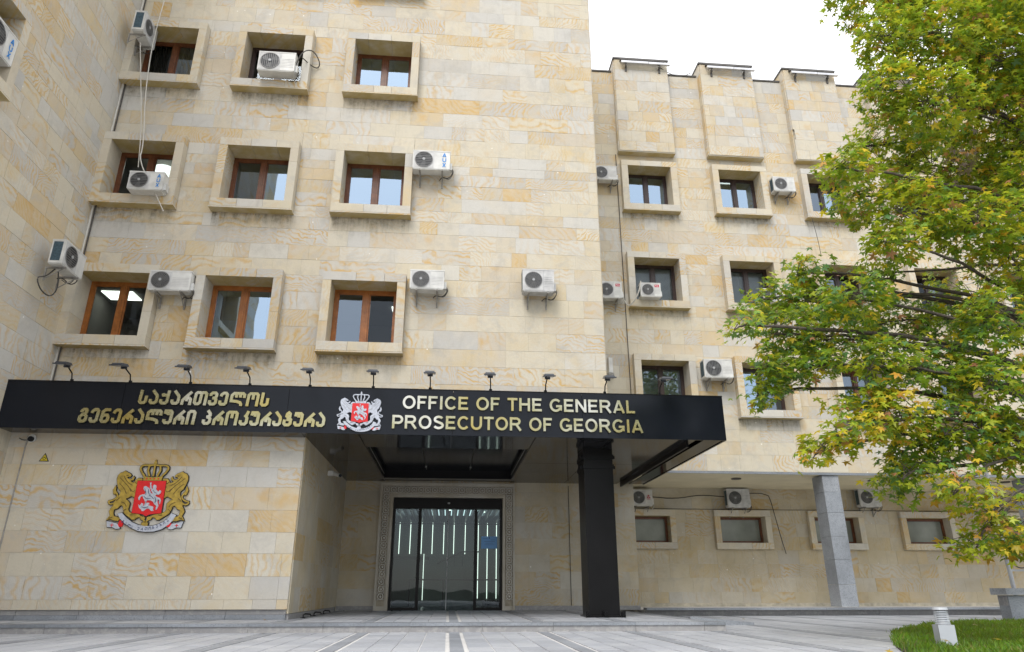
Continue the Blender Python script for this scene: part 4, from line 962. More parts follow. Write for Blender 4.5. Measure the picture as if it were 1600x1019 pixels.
# ------------------------------------------------------------------ air conditioners
def ac(loc, w_, h_, rz, label, style='grid', body='ac_white', logo=None, brackets=True, deep=.25, hose=None):
    t = empty('air_conditioner', loc, rz, label, 'air conditioner', 'outdoor air conditioning units')
    m = MB(); d = deep
    m.box(-w_ / 2, w_ / 2, -d / 2, d / 2, -h_ / 2, h_ / 2); m.box(-w_ / 2 - .006, w_ / 2 + .006, -d / 2 - .006, d / 2 + .006, h_ / 2 - .02, h_ / 2 + .006)
    m.box(-w_ / 2 + .02, w_ / 2 - .02, -d / 2 + .01, d / 2 - .01, -h_ / 2 - .02, -h_ / 2)
    m.obj('casing', body, t)
    r = min(h_ * .42, w_ * .27); cx = -w_ / 2 + r + .05; y = -d / 2
    m = MB(); m.box(-w_ / 2 + .02, cx + r + .02, y - .004, y - .0005, -h_ / 2 + .02, h_ / 2 - .03); m.obj('fan_panel', 'ac_worn', t)
    m = MB(); m.disc((cx, y - .001, 0), r, 'y', 30, .012); m.obj('fan_opening', 'ac_dark', t)
    m = MB()
    for k in range(3):
        a = k * 2.094 + .4
        m.add([(cx + .02 * math.cos(a), y - .009, .02 * math.sin(a)), (cx + r * .9 * math.cos(a - .35), y - .009, r * .9 * math.sin(a - .35)), (cx + r * .92 * math.cos(a + .35), y - .016, r * .92 * math.sin(a + .35)), (cx + r * .4 * math.cos(a + .7), y - .014, r * .4 * math.sin(a + .7))], [(0, 1, 2, 3)])
    m.obj('fan_blades', 'fan_plastic', t)
    m = MB(); m.ring((cx, y - .012, 0), r, .010, 30, 4)
    if style == 'bars':
        n = 9
        for k in range(n):
            zz = -r + 2 * r * (k + .5) / n; hw = math.sqrt(max(0, r * r - zz * zz)); m.box(cx - hw, cx + hw, y - .024, y - .018, zz - .004, zz + .004)
    elif style == 'vbars':
        n = 10
        for k in range(n):
            xx = -r + 2 * r * (k + .5) / n; hw = math.sqrt(max(0, r * r - xx * xx)); m.box(cx + xx - .004, cx + xx + .004, y - .024, y - .018, -hw, hw)
    else:
        for k in range(1, 8): m.ring((cx, y - .020, 0), r * k / 8, .0042, 26, 4)
        for k in range(12):
            a = math.pi * k / 12; p = Vector((math.cos(a), math.sin(a))) * r
            m.tube([(cx - p.x, y - .022, -p.y), (cx + p.x, y - .022, p.y)], .003, 4)
    m.obj('fan_grille', 'grille_wire' if body != 'ac_grey' else 'ac_grey', t)
    m = MB(); m.disc((cx, y - .028, 0), r * .16, 'y', 14, .012); m.obj('fan_hub', 'ac_grey', t)
    # control side: a seam and louvres, valve cover on the right flank
    m = MB(); xs = cx + r + .03
    m.box(xs, xs + .006, y - .004, y, -h_ / 2 + .01, h_ / 2 - .02)
    if style != 'bars':
        for k in range(6): m.box(xs + .02, w_ / 2 - .03, y - .004, y, -h_ * .3 + k * h_ * .085, -h_ * .3 + k * h_ * .085 + .005)
    m.obj('side_panel', 'ac_worn' if body == 'ac_white' else 'ac_grey', t)
    m = MB()
    m.box(-w_ / 2 - .004, -w_ / 2, -d / 2 + .05, d / 2 - .03, -h_ * .40, h_ * .42)
    for k in range(0): m.box(-w_ / 2 - .010, -w_ / 2, -d / 2 + .04, d / 2 - .04, -h_ * .38 + k * h_ * .085, -h_ * .38 + k * h_ * .085 + .012)
    m.obj('coil_side', 'coil_blue', t)
    m = MB(); m.box(w_ / 2, w_ / 2 + .05, -d * .2, d * .35, -h_ * .42, -h_ * .05); m.obj('valve_cover', body, t)
    if brackets:
        for q in (-.30, .30):
            b = MB(); xx = q * w_
            b.box(xx - .016, xx + .016, -d / 2 - .02, d / 2 + .10, -h_ / 2 - .055, -h_ / 2 - .022)
            b.box(xx - .016, xx + .016, d / 2 + .075, d / 2 + .10, -h_ / 2 - .30, -h_ / 2 - .055)
            b.tube([(xx, -d / 2 + .02, -h_ / 2 - .05), (xx, d / 2 + .085, -h_ / 2 - .27)], .011, 5)
            b.obj('bracket', 'bracket_steel', t)
    if hose != 0:
        b = MB(); x0 = w_ / 2 + .03
        b.tube(chaikin3([(x0, 0, -h_ * .3), (x0 + .05, -.02, -h_ * .55), (x0 - .06, .06, -h_ * .8), (x0 - .2, .12, -h_ * .62), (x0 - .26, d / 2 + .08, -h_ * .7)]), .011, 5)
        b.tube(chaikin3([(x0, .04, -h_ * .2), (x0 + .07, .05, -h_ * .4), (x0 - .02, .1, -h_ * .75), (x0 - .1, d / 2 + .08, -h_ * .6)]), .008, 5)
        b.obj('hose', hose or 'cable_dark', t)
    if logo:
        txt, lm, cxl, czl, hh, vert = logo
        bgm = {'logo_white': 'logo_red'}.get(lm)
        if bgm: bx('logo_label', bgm, t, cxl - .06, cxl + .075, y - .003, y, czl - .02, czl + hh + .02)
        for k, ch in enumerate(txt):
            me = letter_mesh(ch, LAT, hh, .2, .0, lm, 'logo_letter')
            if vert: link('logo_letter', me, t, (cxl - LAT[ch][0] * hh / 2, y - .006, czl - k * hh * 1.25))
            else: link('logo_letter', me, t, (cxl - .045 + k * hh * .95, y - .006, czl))
    return t
def chaikin3(p, it=2):
    p = [Vector(q) for q in p]
    for _ in range(it):
        q = [p[0]]
        for a, b_ in zip(p[:-1], p[1:]): q += [a * .75 + b_ * .25, a * .25 + b_ * .75]
        p = q + [p[-1]]
    return p
LAT['D'] = (.78, [[(.09, 0), (.09, 1)], arc((.0, .915), (.40, .915), (.70, .85), (.70, .5), (.70, .15), (.40, .085), (.0, .085))])
ac((-5.87, 13.72, 5.95), .82, .42, 0, 'white air conditioner on the wall between the first two window boxes above the canopy')
ac((-.63, 13.72, 6.18), .72, .42, 0, 'white air conditioner right of the window box above the silver coat of arms', 'grid')
ac((-.66, 13.72, 9.16), .84, .47, 0, 'white air conditioner with blue AUX letters right of the middle row window box', 'bars', logo=('AUX', 'logo_blue', .29, .08, .105, True))
ac((1.75, 13.72, 6.25), .68, .50, 0, 'squarish grey white air conditioner alone on the blank wall, farthest from any window', 'grid', 'ac_worn')
ac((-6.71, 13.62, 8.22), .72, .42, 0, 'white air conditioner with blue AUX letters inside the leftmost window box of the middle row', 'bars', logo=('AUX', 'logo_blue', .26, .07, .09, True), brackets=False, deep=.26, hose=0)
ac((-4.36, 13.62, 11.58), .84, .52, 0, 'white air conditioner with vertical grille bars inside the middle window box, top row', 'vbars', brackets=False, deep=.28, hose='cable_dark')
ac((-7.52, 12.86, 5.98), .76, .48, R(90), 'lower air conditioner on the left wing, seen from its side, above a dangling cable', 'bars')
ac((-7.52, 13.62, 12.36), .66, .54, R(90), 'upper air conditioner on the left wing, seen from its side at the inner corner', 'grid')
ac((-7.82, 9.85, 8.62), .80, .55, R(90), 'air conditioner with blue AUX letters in the left wing window box', 'bars', logo=('AUX', 'logo_blue', .27, .08, .11, True), brackets=False, deep=.26, hose=0)
ac((4.50, 18.42, 12.18), .74, .46, 0, 'small air conditioner half hidden behind the tower edge, top row of windows', 'grid')
ac((10.27, 18.42, 12.08), .70, .50, 0, 'white air conditioner between the second and third window boxes of the right wing top row', 'grid')
ac((4.46, 18.42, 8.20), .70, .50, 0, 'air conditioner with a red label, partly hidden behind the tower edge, white hoses', 'grid', logo=('TCL', 'logo_white', .22, .12, .045, False), hose='cable_white')
ac((5.64, 18.34, 8.20), .60, .42, 0, 'air conditioner with a red label standing inside the dark framed window box', 'grid', logo=('TCL', 'logo_white', .18, .10, .04, False), brackets=False, deep=.26, hose=0)
ac((7.43, 18.40, 5.86), .82, .52, 0, 'white air conditioner with vertical grille bars beside the window box above the canopy end', 'vbars', deep=.32)
ac((9.35, 18.34, 8.17), .62, .38, 0, 'air conditioner in the window box of the right wing almost covered by leaves', 'grid', brackets=False, deep=.26, hose='cable_white')
ac((5.86, 21.55, 2.66), .66, .46, 0, 'air conditioner with a red round mark under the arcade beside the pale wall edge', 'grid', hose='cable_white', logo=None)
ac((8.92, 21.55, 2.68), .72, .54, 0, 'air conditioner under the arcade ceiling above the middle low window', 'grid', 'ac_worn')
ac((13.20, 21.55, 2.74), .70, .54, 0, 'air conditioner under the arcade right of the granite column', 'grid', 'ac_worn')
o = [q for q in bpy.data.objects if q.name.startswith('air_conditioner') and 'red round mark' in q.get('label', '')][0]
m = MB(); m.disc((.20, -.153, .05), .035, 'y', 3, .004); m.disc((.17, -.153, .0), .03, 'y', 3, .004); m.disc((.23, -.153, .0), .03, 'y', 3, .004); m.box(.15, .25, -.155, -.15, -.055, -.04)
m.obj('logo_mark', 'logo_red', o)

# ------------------------------------------------------------------ glass entrance and the lobby behind it
dr = empty('glass_entrance', (-.04, 18.78, PZ), 0, 'black framed glass sliding entrance with lit lobby behind, under the canopy', 'door')
bx('header', 'black_steel', dr, -1.455, 1.365, 18.70, 18.95, 1.98, 2.245)
for a in (-1.455, -.80, .65, 1.305): bx('post', 'black_steel', dr, a, a + .06 if a in (-1.455, 1.305) else a + .075, 18.74, 18.86, PZ, 1.98)
for a, b_ in ((-1.395, -.80), (.725, 1.305)): bx('bottom_rail', 'black_steel', dr, a, b_, 18.75, 18.83, PZ, PZ + .07)
for a, b_, nm in ((-1.395, -.80, 'side_pane'), (-.725, -.035, 'sliding_leaf'), (-.03, .65, 'sliding_leaf'), (.725, 1.305, 'side_pane')):
    p = MB(); y = 18.79 if nm == 'side_pane' else 18.81; p.quad((a, y, PZ + .01), (b_, y, PZ + .01), (b_, y, 1.98), (a, y, 1.98)); lf = p.obj(nm, 'door_glass', dr)
    if nm == 'sliding_leaf': e = -.040 if a < -.5 else -.03; bx('leaf_edge', 'ac_grey', lf, e, e + .008, y - .012, y - .002, PZ + .01, 1.98)
bx('door_sensor', 'ac_grey', dr, -.06, .0, 18.68, 18.70, 2.10, 2.14)
nb = bx('notice', 'notice_blue', dr, .83, 1.24, 18.77, 18.782, 1.00, 1.30)
m = MB(); m.disc((1.04, 18.768, 1.262), .018, 'y', 10, .003); m.obj('notice_seal', 'navy_paint', nb)
m = MB()
for k, (a, b_) in enumerate(((.88, 1.0), (1.08, 1.2), (.90, 1.18), (.94, 1.14), (.92, 1.16))): m.box(a, b_, 18.767, 18.769, 1.25 - k * .04, 1.256 - k * .04)
m.obj('notice_lines', 'navy_paint', nb)
lb = MB()
lb.box(-3.2, 3.2, 24.0, 24.1, -.6, 3.4); lb.box(-3.2, -3.1, 18.98, 24.0, -.6, 3.4); lb.box(3.1, 3.2, 18.98, 24.0, -.6, 3.4); lb.box(-3.2, 3.2, 18.98, 24.1, 3.4, 3.45)
lobby = lb.obj('lobby_shell', 'lobby_wall', dr)
bx('lobby_floor', 'lobby_floor', dr, -3.1, 3.1, 18.96, 24.0, PZ - .1, PZ)
x = -2.9
while x < 3.0:
    bx('ceiling_fin', 'black_steel', lobby, x, x + .07, 19.0, 23.9, 2.10, 2.30); bx('ceiling_tube', 'strip_dim', lobby, x + .14, x + .17, 19.1, 23.8, 2.30, 2.31); x += .20
bx('upper_band', 'black_steel', lobby, -3.1, 3.1, 23.86, 23.95, 2.02, 2.06)
for x in (-1.62, -1.27, -.90, -.55, -.18, .15, .52): bx('glow_strip', 'strip_light', lobby, x, x + .019, 23.93, 23.96, 1.10, 2.08)
for x in (.95, 1.25, 1.55, 1.85): bx('glow_strip', 'strip_light', lobby, x, x + .019, 23.93, 23.96, -.25, 2.08)
bx('glow_strip', 'strip_light', lobby, -.80, -.785, 23.9, 23.93, -.3, 1.10)  # thin reflection in the glass, added as a glowing strip
bx('wall_recess', 'black_steel', lobby, -1.75, -.62, 23.94, 23.98, .92, 1.02)
bx('lobby_desk', 'black_steel', lobby, 1.1, 1.9, 22.8, 23.4, PZ, -.28)
m = MB(); m.tube([(-1.05, 20.6, .27), (1.5, 20.6, .27)], .022, 8)
for x in (-1.05, -.12, 1.5): m.tube([(x, 20.6, PZ), (x, 20.6, .27)], .02, 8)
m.tube([(-.35, 23.3, .78), (.45, 23.3, 1.14)], .025, 6); m.tube([(.45, 23.3, 1.14), (.95, 23.3, 1.14)], .025, 6)
for x in (.2, .45, .8): m.tube([(x, 23.3, .7), (x, 23.3, 1.12)], .012, 6)
m.obj('handrail', 'black_steel', lobby)
for (x, y) in ((-1.2, 20.5), (-.6, 21.5), (0, 22), (.7, 21), (1.4, 20.8), (-.2, 20.2), (1.1, 22.5), (-1.3, 22.6)):
    m = MB(); m.disc((0, 0, 0), .035, 'z', 10, .02); m.obj('lobby_spot', 'panel_light', lobby, (x, y, 2.29))

# ------------------------------------------------------------------ small fittings
cm2 = empty('security_camera', (-7.52, 13.17, 2.55), 0, 'white dome camera with black eye under the canopy at the left corner', 'camera')
m = MB(); m.disc((0, -.03, 0), .075, 'y', 20, .06, .055); m.obj('dome_housing', 'ac_white', cm2); m = MB(); m.disc((0, -.075, -.015), .048, 'y', 18, .05); m.obj('lens_dome', 'black_panel', cm2)
m = MB(); m.tube(chaikin3([(-.06, 0, -.01), (-.16, -.01, -.03), (-.24, -.01, .01)]), .007, 5); m.obj('cable', 'cable_dark', cm2)
cm3 = empty('security_camera', (-2.58, 15.9, 2.42), 0, 'small white bullet camera on the side wall left of the glass entrance', 'camera')
m = MB(); m.box(-.14, -.02, -.06, .06, -.05, .05); m.obj('mount', 'ac_white', cm3); m = MB(); m.tube([(-.04, 0, 0), (.14, -.12, -.06)], .038, 14); m.obj('barrel', 'ac_white', cm3)
m = MB(); m.tube([(.14, -.12, -.06), (.165, -.137, -.068)], .034, 12); m.obj('lens', 'black_panel', cm3)
ws = empty('warning_sign', (-7.25, 13.168, 2.215), 0, 'small yellow triangle sign with black edge, left of the gold coat of arms', 'sign')
m = MB(); m.poly([(-.085, -.065), (.085, -.065), (0, .085)], -.006, 0); m.obj('border', 'black_paint', ws); m = MB(); m.poly([(-.062, -.052), (.062, -.052), (0, .058)], -.009, -.006); m.obj('face', 'sign_yellow', ws)
m = MB(); m.ribbon([(-.030, -.02), (.0, .01), (.03, -.02)], .012, -.0105, -.009); m.ribbon([(-.02, -.035), (.02, -.035)], .01, -.0105, -.009); m.obj('symbol', 'black_paint', ws)
jb = empty('junction_box', (4.42, 18.60, 5.95), 0, 'narrow white box on the right wing wall beside the tower corner', 'junction box')
m = MB(); m.box(-.055, .055, -.05, .07, -.20, .24); m.obj('cover', 'ac_white', jb); m = MB(); m.box(-.08, .08, -.06, .07, -.27, -.21); m.disc((0, -.06, -.30), .04, 'z', 12, .06); m.obj('foot', 'bracket_steel', jb)
def cable(label, pts, r, mat, it=2):
    m = MB(); m.tube(chaikin3(pts, it), r, 6); o = m.obj('cable', mat); return props(o, label, 'cable')
cable('pale conduit running down the inner corner beside the left wing', [(-7.90, 13.93, 3.55), (-7.90, 13.93, 8), (-7.89, 13.93, 17)], .028, 'cable_white', 0)
cable('second thinner conduit beside the inner corner pipe', [(-7.84, 13.90, 3.55), (-7.83, 13.92, 9), (-7.85, 13.93, 17)], .014, 'cable_dark', 0)
cable('long white cable hanging across the first column of window boxes', [(-7.0, 13.66, 17), (-7.35, 13.70, 12.8), (-7.25, 13.66, 10.8), (-7.0, 13.66, 9.2), (-6.95, 13.5, 8.7), (-6.5, 13.6, 7.95), (-6.32, 13.7, 7.60)], .012, 'cable_white')
cable('thin white cable from the corner air conditioner down to the sill', [(-7.5, 13.5, 11.9), (-7.35, 13.62, 10.9), (-7.12, 13.66, 9.6), (-6.98, 13.6, 8.6)], .010, 'cable_white')
cable('black looping cable beside the top row air conditioner', [(-3.98, 13.6, 11.4), (-3.85, 13.55, 11.95), (-3.60, 13.6, 12.1), (-3.45, 13.9, 11.95), (-3.55, 13.97, 11.8), (-3.85, 13.6, 11.85)], .014, 'cable_dark')
cable('thin dark cable running down the right wing beside the first window column', [(4.96, 18.64, 13.1), (4.97, 18.64, 8), (4.98, 18.64, 3.1)], .012, 'cable_dark', 0)
cable('white hose looping from the red label air conditioner to the window box', [(4.85, 18.4, 7.98), (5.0, 18.45, 7.72), (5.15, 18.3, 7.85), (5.28, 18.2, 8.1), (5.36, 18.2, 8.45)], .022, 'cable_white')
cable('wavy black cable along the top of the arcade wall', [(6.2, 21.70, 2.72), (7.0, 21.70, 2.66), (7.8, 21.70, 2.80), (8.6, 21.70, 2.74)], .014, 'cable_dark')
cable('black cable dropping down the arcade wall right of the middle unit', [(9.2, 21.70, 2.86), (10.0, 21.72, 2.86), (10.08, 21.72, 2.6), (10.12, 21.72, 2.35), (10.2, 21.60, 1.5), (10.35, 21.72, 1.05)], .012, 'cable_dark', 1)
cable('straight thin wire crossing above the low arcade windows', [(6.2, 21.71, 2.36), (10, 21.71, 2.36), (22, 21.71, 2.37)], .008, 'cable_dark', 0)
cable('black cable sagging between the first two roofline light bars', [(6.6, 18.4, 16.5), (6.95, 18.5, 16.35), (7.35, 18.5, 16.22), (7.75, 18.55, 16.5)], .013, 'cable_dark')
cable('thin wires dropping past the third right wing window column', [(11.0, 18.3, 10.9), (11.1, 18.35, 10.2), (11.15, 18.4, 9.62)], .008, 'cable_dark')
cable('dangling black cable loop below the left wing air conditioner', [(-7.62, 12.72, 5.72), (-7.70, 12.62, 5.50), (-7.74, 12.42, 5.42), (-7.72, 12.60, 5.22), (-7.66, 12.86, 5.18), (-7.60, 12.92, 5.40), (-7.60, 12.80, 5.70)], .013, 'cable_dark')
cable('thin vertical wire on the entrance wall left of the black column', [(3.12, 18.66, -.36), (3.12, 18.66, 2.6)], .008, 'cable_dark', 0)
cable('vertical thin grey conduit at the left end of the stone wall', [(-7.62, 13.16, 2.6), (-7.63, 13.16, -.2)], .011, 'bracket_steel', 0)
for k in range(3):
    b = empty('floor_hook', (-2.58, 13.9 + k * 1.1, PZ), 0, ['nearest', 'middle', 'farthest'][k] + ' of the three bent black hooks at the foot of the entrance side wall', 'hook', 'black hooks at the foot of the side wall')
    m = MB(); m.tube([(0, 0, 0), (0, 0, .05), (.03, 0, .07), (.12, 0, .065), (.14, 0, .03)], .012, 6); m.box(-.04, .04, -.04, .04, 0, .012); m.obj('rod', 'black_steel', b)

# ------------------------------------------------------------------ lawn, bollard light, planter, pole
from mathutils.geometry import tessellate_polygon
edge = chaikin([(4.0, 4.0), (4.2, 6.4), (4.85, 7.9), (5.7, 9.3), (6.9, 11.2), (8.8, 13.0), (11.2, 14.2), (15, 14.9), (24, 15.2)], False, 2)
poly = edge + [(24, 3), (3.9, 3)]
def inside(x, y):
    c = False; n = len(poly)
    for i in range(n):
        (x1, y1), (x2, y2) = poly[i], poly[i - 1]
        if (y1 > y) != (y2 > y) and x < (x2 - x1) * (y - y1) / (y2 - y1) + x1: c = not c
    return c
m = MB(); n = len(poly)
m.add([(x, y, GZ + .02) for x, y in poly], [tuple(t) for t in tessellate_polygon([[Vector((x, y, 0)) for x, y in poly]])])
m.add([(x, y, GZ - .01) for x, y in poly] + [(x, y, GZ + .02) for x, y in poly], [(i, (i + 1) % n, n + (i + 1) % n, n + i) for i in range(n)])
props(m.obj('lawn_soil', 'soil'), kind='structure')
def grass():
    g = np.random.default_rng(3); pts = []
    def edge_y(x): return np.interp(x, [p[0] for p in edge], [p[1] for p in edge])
    N = 150000
    x = g.uniform(3.9, 17, N); y = 4.6 + (15.2 - 4.6) * g.random(N)
    ok = (y < edge_y(np.clip(x, 4.0, 24)) + g.normal(0, .05, N)) & ((x > 4.05) | (y < 6.6))
    ok &= (np.sin(x * 2.3 + 1.3 * np.sin(y * 1.7)) * np.sin(y * 3.1 + x) < .93 + .3 * (g.random(N) - .5)); ok &= g.random(N) < np.clip(1.5 - (y - 6) * .045, .7, 1)
    x, y = x[ok], y[ok]; n = len(x)
    h = g.uniform(.03, .085, n) * (1 + .35 * np.sin(x * 3.1) * np.sin(y * 2.7)); long_ = g.random(n) < .02; h[long_] *= 1.35
    a = g.uniform(0, 2 * np.pi, n); wd = g.uniform(.004, .008, n); ln = g.uniform(.1, .8, n) * h; b_ = g.uniform(0, 2 * np.pi, n)
    dx, dy = np.cos(a) * wd, np.sin(a) * wd; tx, ty = np.cos(b_) * ln, np.sin(b_) * ln; z = np.full(n, GZ + .018)
    V = np.stack([np.stack([x - dx, y - dy, z], 1), np.stack([x + dx, y + dy, z], 1), np.stack([x + dx * .7 + tx * .35, y + dy * .7 + ty * .35, z + h * .6], 1), np.stack([x + tx, y + ty, z + h], 1)], 1).reshape(-1, 3)
    me = bpy.data.meshes.new('grass'); me.vertices.add(4 * n); me.vertices.foreach_set('co', V.astype(np.float32).ravel())
    idx = (np.arange(n)[:, None] * 4 + np.array([[0, 1, 2, 0, 2, 3]])).ravel()
    me.loops.add(6 * n); me.loops.foreach_set('vertex_index', idx); me.polygons.add(2 * n); me.polygons.foreach_set('loop_start', np.arange(0, 6 * n, 3))
    pal = np.array([(.10, .26, .018), (.15, .33, .025), (.065, .18, .02), (.22, .36, .04), (.34, .30, .11)]); pi = g.choice(5, n, p=[.30, .27, .22, .13, .08])
    c = pal[pi] * g.uniform(.6, 1.2, (n, 1)) * (1 + .25 * np.sin(x * 1.9 + 2 * np.sin(y * 1.3)) * np.sin(y * 2.3))[:, None]; col = np.concatenate([np.repeat(c, 4, 0), np.ones((4 * n, 1))], 1)
    at = me.attributes.new('leafcol', 'FLOAT_COLOR', 'POINT'); at.data.foreach_set('color', col.astype(np.float32).ravel())
    me.materials.append(MAT['leaf']); me.update(); me.validate()
    return link('lawn_grass', me)
props(grass(), 'short bright green grass of the lawn in the near right corner', 'grass', kind='stuff')

bo = empty('bollard_light', (5.60, 8.12, GZ + .02), R(-14), 'short square pale grey bollard light with slatted round head in the lawn corner', 'bollard light')
m = MB(); m.box(-.085, .085, -.085, .085, 0, .215); m.obj('post', 'bollard_paint', bo)
m = MB(); m.disc((0, 0, .29), .05, 'z', 20, .15); m.obj('lamp_core', 'ac_dark', bo)
for k in range(8):
    m = MB(); m.disc((0, 0, .226 + k * .0185), .080 - .001 * k, 'z', 24, .011, .074); m.obj('louvre_ring', 'bollard_paint', bo)
m = MB(); m.disc((0, 0, .385), .083, 'z', 24, .026, .072); m.obj('cap', 'bollard_paint', bo)

pl = empty('granite_planter', (11.62, 14.6, GZ), 0, 'grey granite planter edge with a projecting top slab at the right picture edge', 'planter')
bx('box_body', 'granite', pl, 0, 3.0, 0, .30, 0, .50, seed=(.7, .5, .5, .5)); bx('dark_patch', 'plinth_stone', pl, -.012, 0, .03, .27, .30, .49, seed=(.1, .1, .1, .1))
bx('top_slab', 'granite', pl, -.08, 3.1, -.08, .38, .51, .64, seed=(.95, .5, .5, .5))
po = empty('grey_pole', (12.36, 15.3, GZ), 0, 'slim grey metal pole rising behind the granite planter with a small side bracket', 'pole')
m = MB(); m.tube([(0, 0, 0), (0, 0, 1.4), (0, 0, 4.8)], .045, 12, .04); m.obj('shaft', 'pole_paint', po)
m = MB(); m.box(.04, .65, -.02, .02, .99, 1.03); m.obj('bracket', 'pole_paint', po)
m = MB(); m.tube(chaikin3([(.02, -.04, 1.25), (.12, -.05, 1.10), (.25, -.04, 1.05), (.42, -.03, 1.09), (.55, -.03, 1.03)]), .014, 6); m.obj('cable', 'cable_dark', po)

# ------------------------------------------------------------------ the big maple-leaved tree
tree = empty('plane_tree', (9.0, 8.7, GZ), 0, 'large broadleaf tree with star shaped green and yellow autumn leaves overhanging from the right', 'tree')
BL =  [(6.71, 8.02, 8.05, 0.62, 0.61, 0), (7.34, 7.79, 7.88, 0.73, 0.67, 0), (8.86, 8.31, 8.49, 0.63, 0.83, 0), (6.3, 7.88, 6.92, 0.47, 0.48, 0), (6.8, 7.72, 6.6, 0.6, 0.56, 0), (8.38, 8.32, 7.06, 0.7, 0.69, 0), (7.09, 9.25, 6.99, 0.66, 0.45, 0), (7.67, 9.04, 6.44, 0.78, 0.6, 0), (8.67, 8.98, 6.21, 0.67, 0.67, 0), (5.43, 8.0, 5.6, 0.36, 0.23, 0), (6.05, 8.57, 5.53, 0.53, 0.4, 0), (6.41, 8.1, 5.0, 0.63, 0.46, 0), (7.16, 7.91, 4.73, 0.62, 0.48, 0), (5.78, 7.79, 4.33, 0.38, 0.21, 0), (7.67, 7.99, 4.3, 0.4, 0.46, 0), (5.25, 9.09, 4.48, 0.29, 0.24, 1), (4.51, 9.05, 4.01, 0.38, 0.22, 1), (5.23, 9.04, 3.98, 0.52, 0.34, 1), (5.21, 7.95, 3.57, 0.46, 0.32, 1), (3.71, 8.16, 3.23, 0.2, 0.1, 1), (4.62, 8.73, 3.35, 0.43, 0.37, 1), (5.44, 8.92, 3.35, 0.59, 0.4, 1), (6.53, 9.14, 3.76, 0.52, 0.4, 1), (7.39, 9.18, 3.86, 0.53, 0.32, 1), (6.93, 7.76, 3.24, 0.45, 0.43, 1), (4.34, 8.69, 2.82, 0.28, 0.33, 1), (4.14, 8.81, 2.51, 0.12, 0.18, 1), (4.82, 8.51, 2.82, 0.31, 0.22, 1), (5.41, 7.92, 2.65, 0.44, 0.35, 1), (6.43, 8.45, 2.75, 0.52, 0.45, 1), (6.71, 7.76, 2.38, 0.47, 0.46, 1), (6.4, 9.16, 4.55, 0.34, 0.16, 1), (5.1, 8.13, 2.16, 0.35, 0.24, 2), (4.5, 8.11, 1.62, 0.25, 0.16, 2), (4.69, 7.81, 1.81, 0.27, 0.18, 2), (5.37, 7.88, 1.98, 0.39, 0.29, 2), (5.93, 8.38, 1.74, 0.41, 0.33, 1), (6.17, 7.89, 1.84, 0.47, 0.39, 1), (6.93, 8.15, 1.75, 0.4, 0.38, 0), (5.98, 9.06, 1.41, 0.17, 0.31, 1), (5.67, 7.44, 1.12, 0.27, 0.2, 2), (6.21, 7.62, 0.9, 0.31, 0.32, 2), (6.0, 7.78, 0.53, 0.28, 0.17, 2), (6.79, 8.2, 0.63, 0.22, 0.23, 2), (5.45, 7.95, 1.34, 0.23, 0.16, 1)]

BL += [(8.1, 7.9, 7.6, .7, .7, 0), (9.3, 8.4, 7.9, .8, .8, 0), (8.3, 8.0, 5.4, .6, .6, 0), (9.2, 8.6, 6.6, .7, .7, 0), (9.8, 8.6, 9.6, 1.2, 1.0, 0), (11.4, 9.0, 8.0, 1.4, 1.1, 0), (10.6, 7.2, 6.2, 1.3, 1.0, 0), (12.0, 9.4, 5.6, 1.3, 1.0, 1), (9.4, 10.4, 7.2, 1.2, 1.0, 0), (10.2, 8.9, 4.0, 1.1, .8, 1), (8.2, 8.2, 9.9, 1.2, .9, 0), (11.4, 10.2, 3.8, 1.1, .8, 2), (9.9, 11.0, 5.2, 1.2, .9, 1), (9.3, 9.4, 11.4, 1.1, .9, 0), (7.0, 8.4, 9.4, .9, .6, 0), (8.6, 6.9, 8.6, 1.0, .8, 0), (10.9, 7.9, 10.0, 1.1, 1.0, 0)]
tr = random.Random(17)
trunk_pts = [Vector(p) for p in ((9.0, 8.7, GZ), (9.05, 8.7, 1.2), (9.1, 8.65, 3.0), (9.5, 8.6, 5.0), (9.9, 8.7, 7.2), (10.3, 8.8, 9.4), (10.6, 8.9, 11.6))]
m = MB(); tp = chaikin3(trunk_pts, 2); m.tube(tp, .24, 12, .05); m.tube([(9.0, 8.7, GZ), (9.01, 8.7, GZ + .5)], .34, 12, .235)
m.obj('trunk', 'bark', tree, smooth=True)
def fork(z):
    z = max(1.6, z)
    return min(tp, key=lambda p: abs(p.z - z))
twigs = []     # (position, direction, tone)
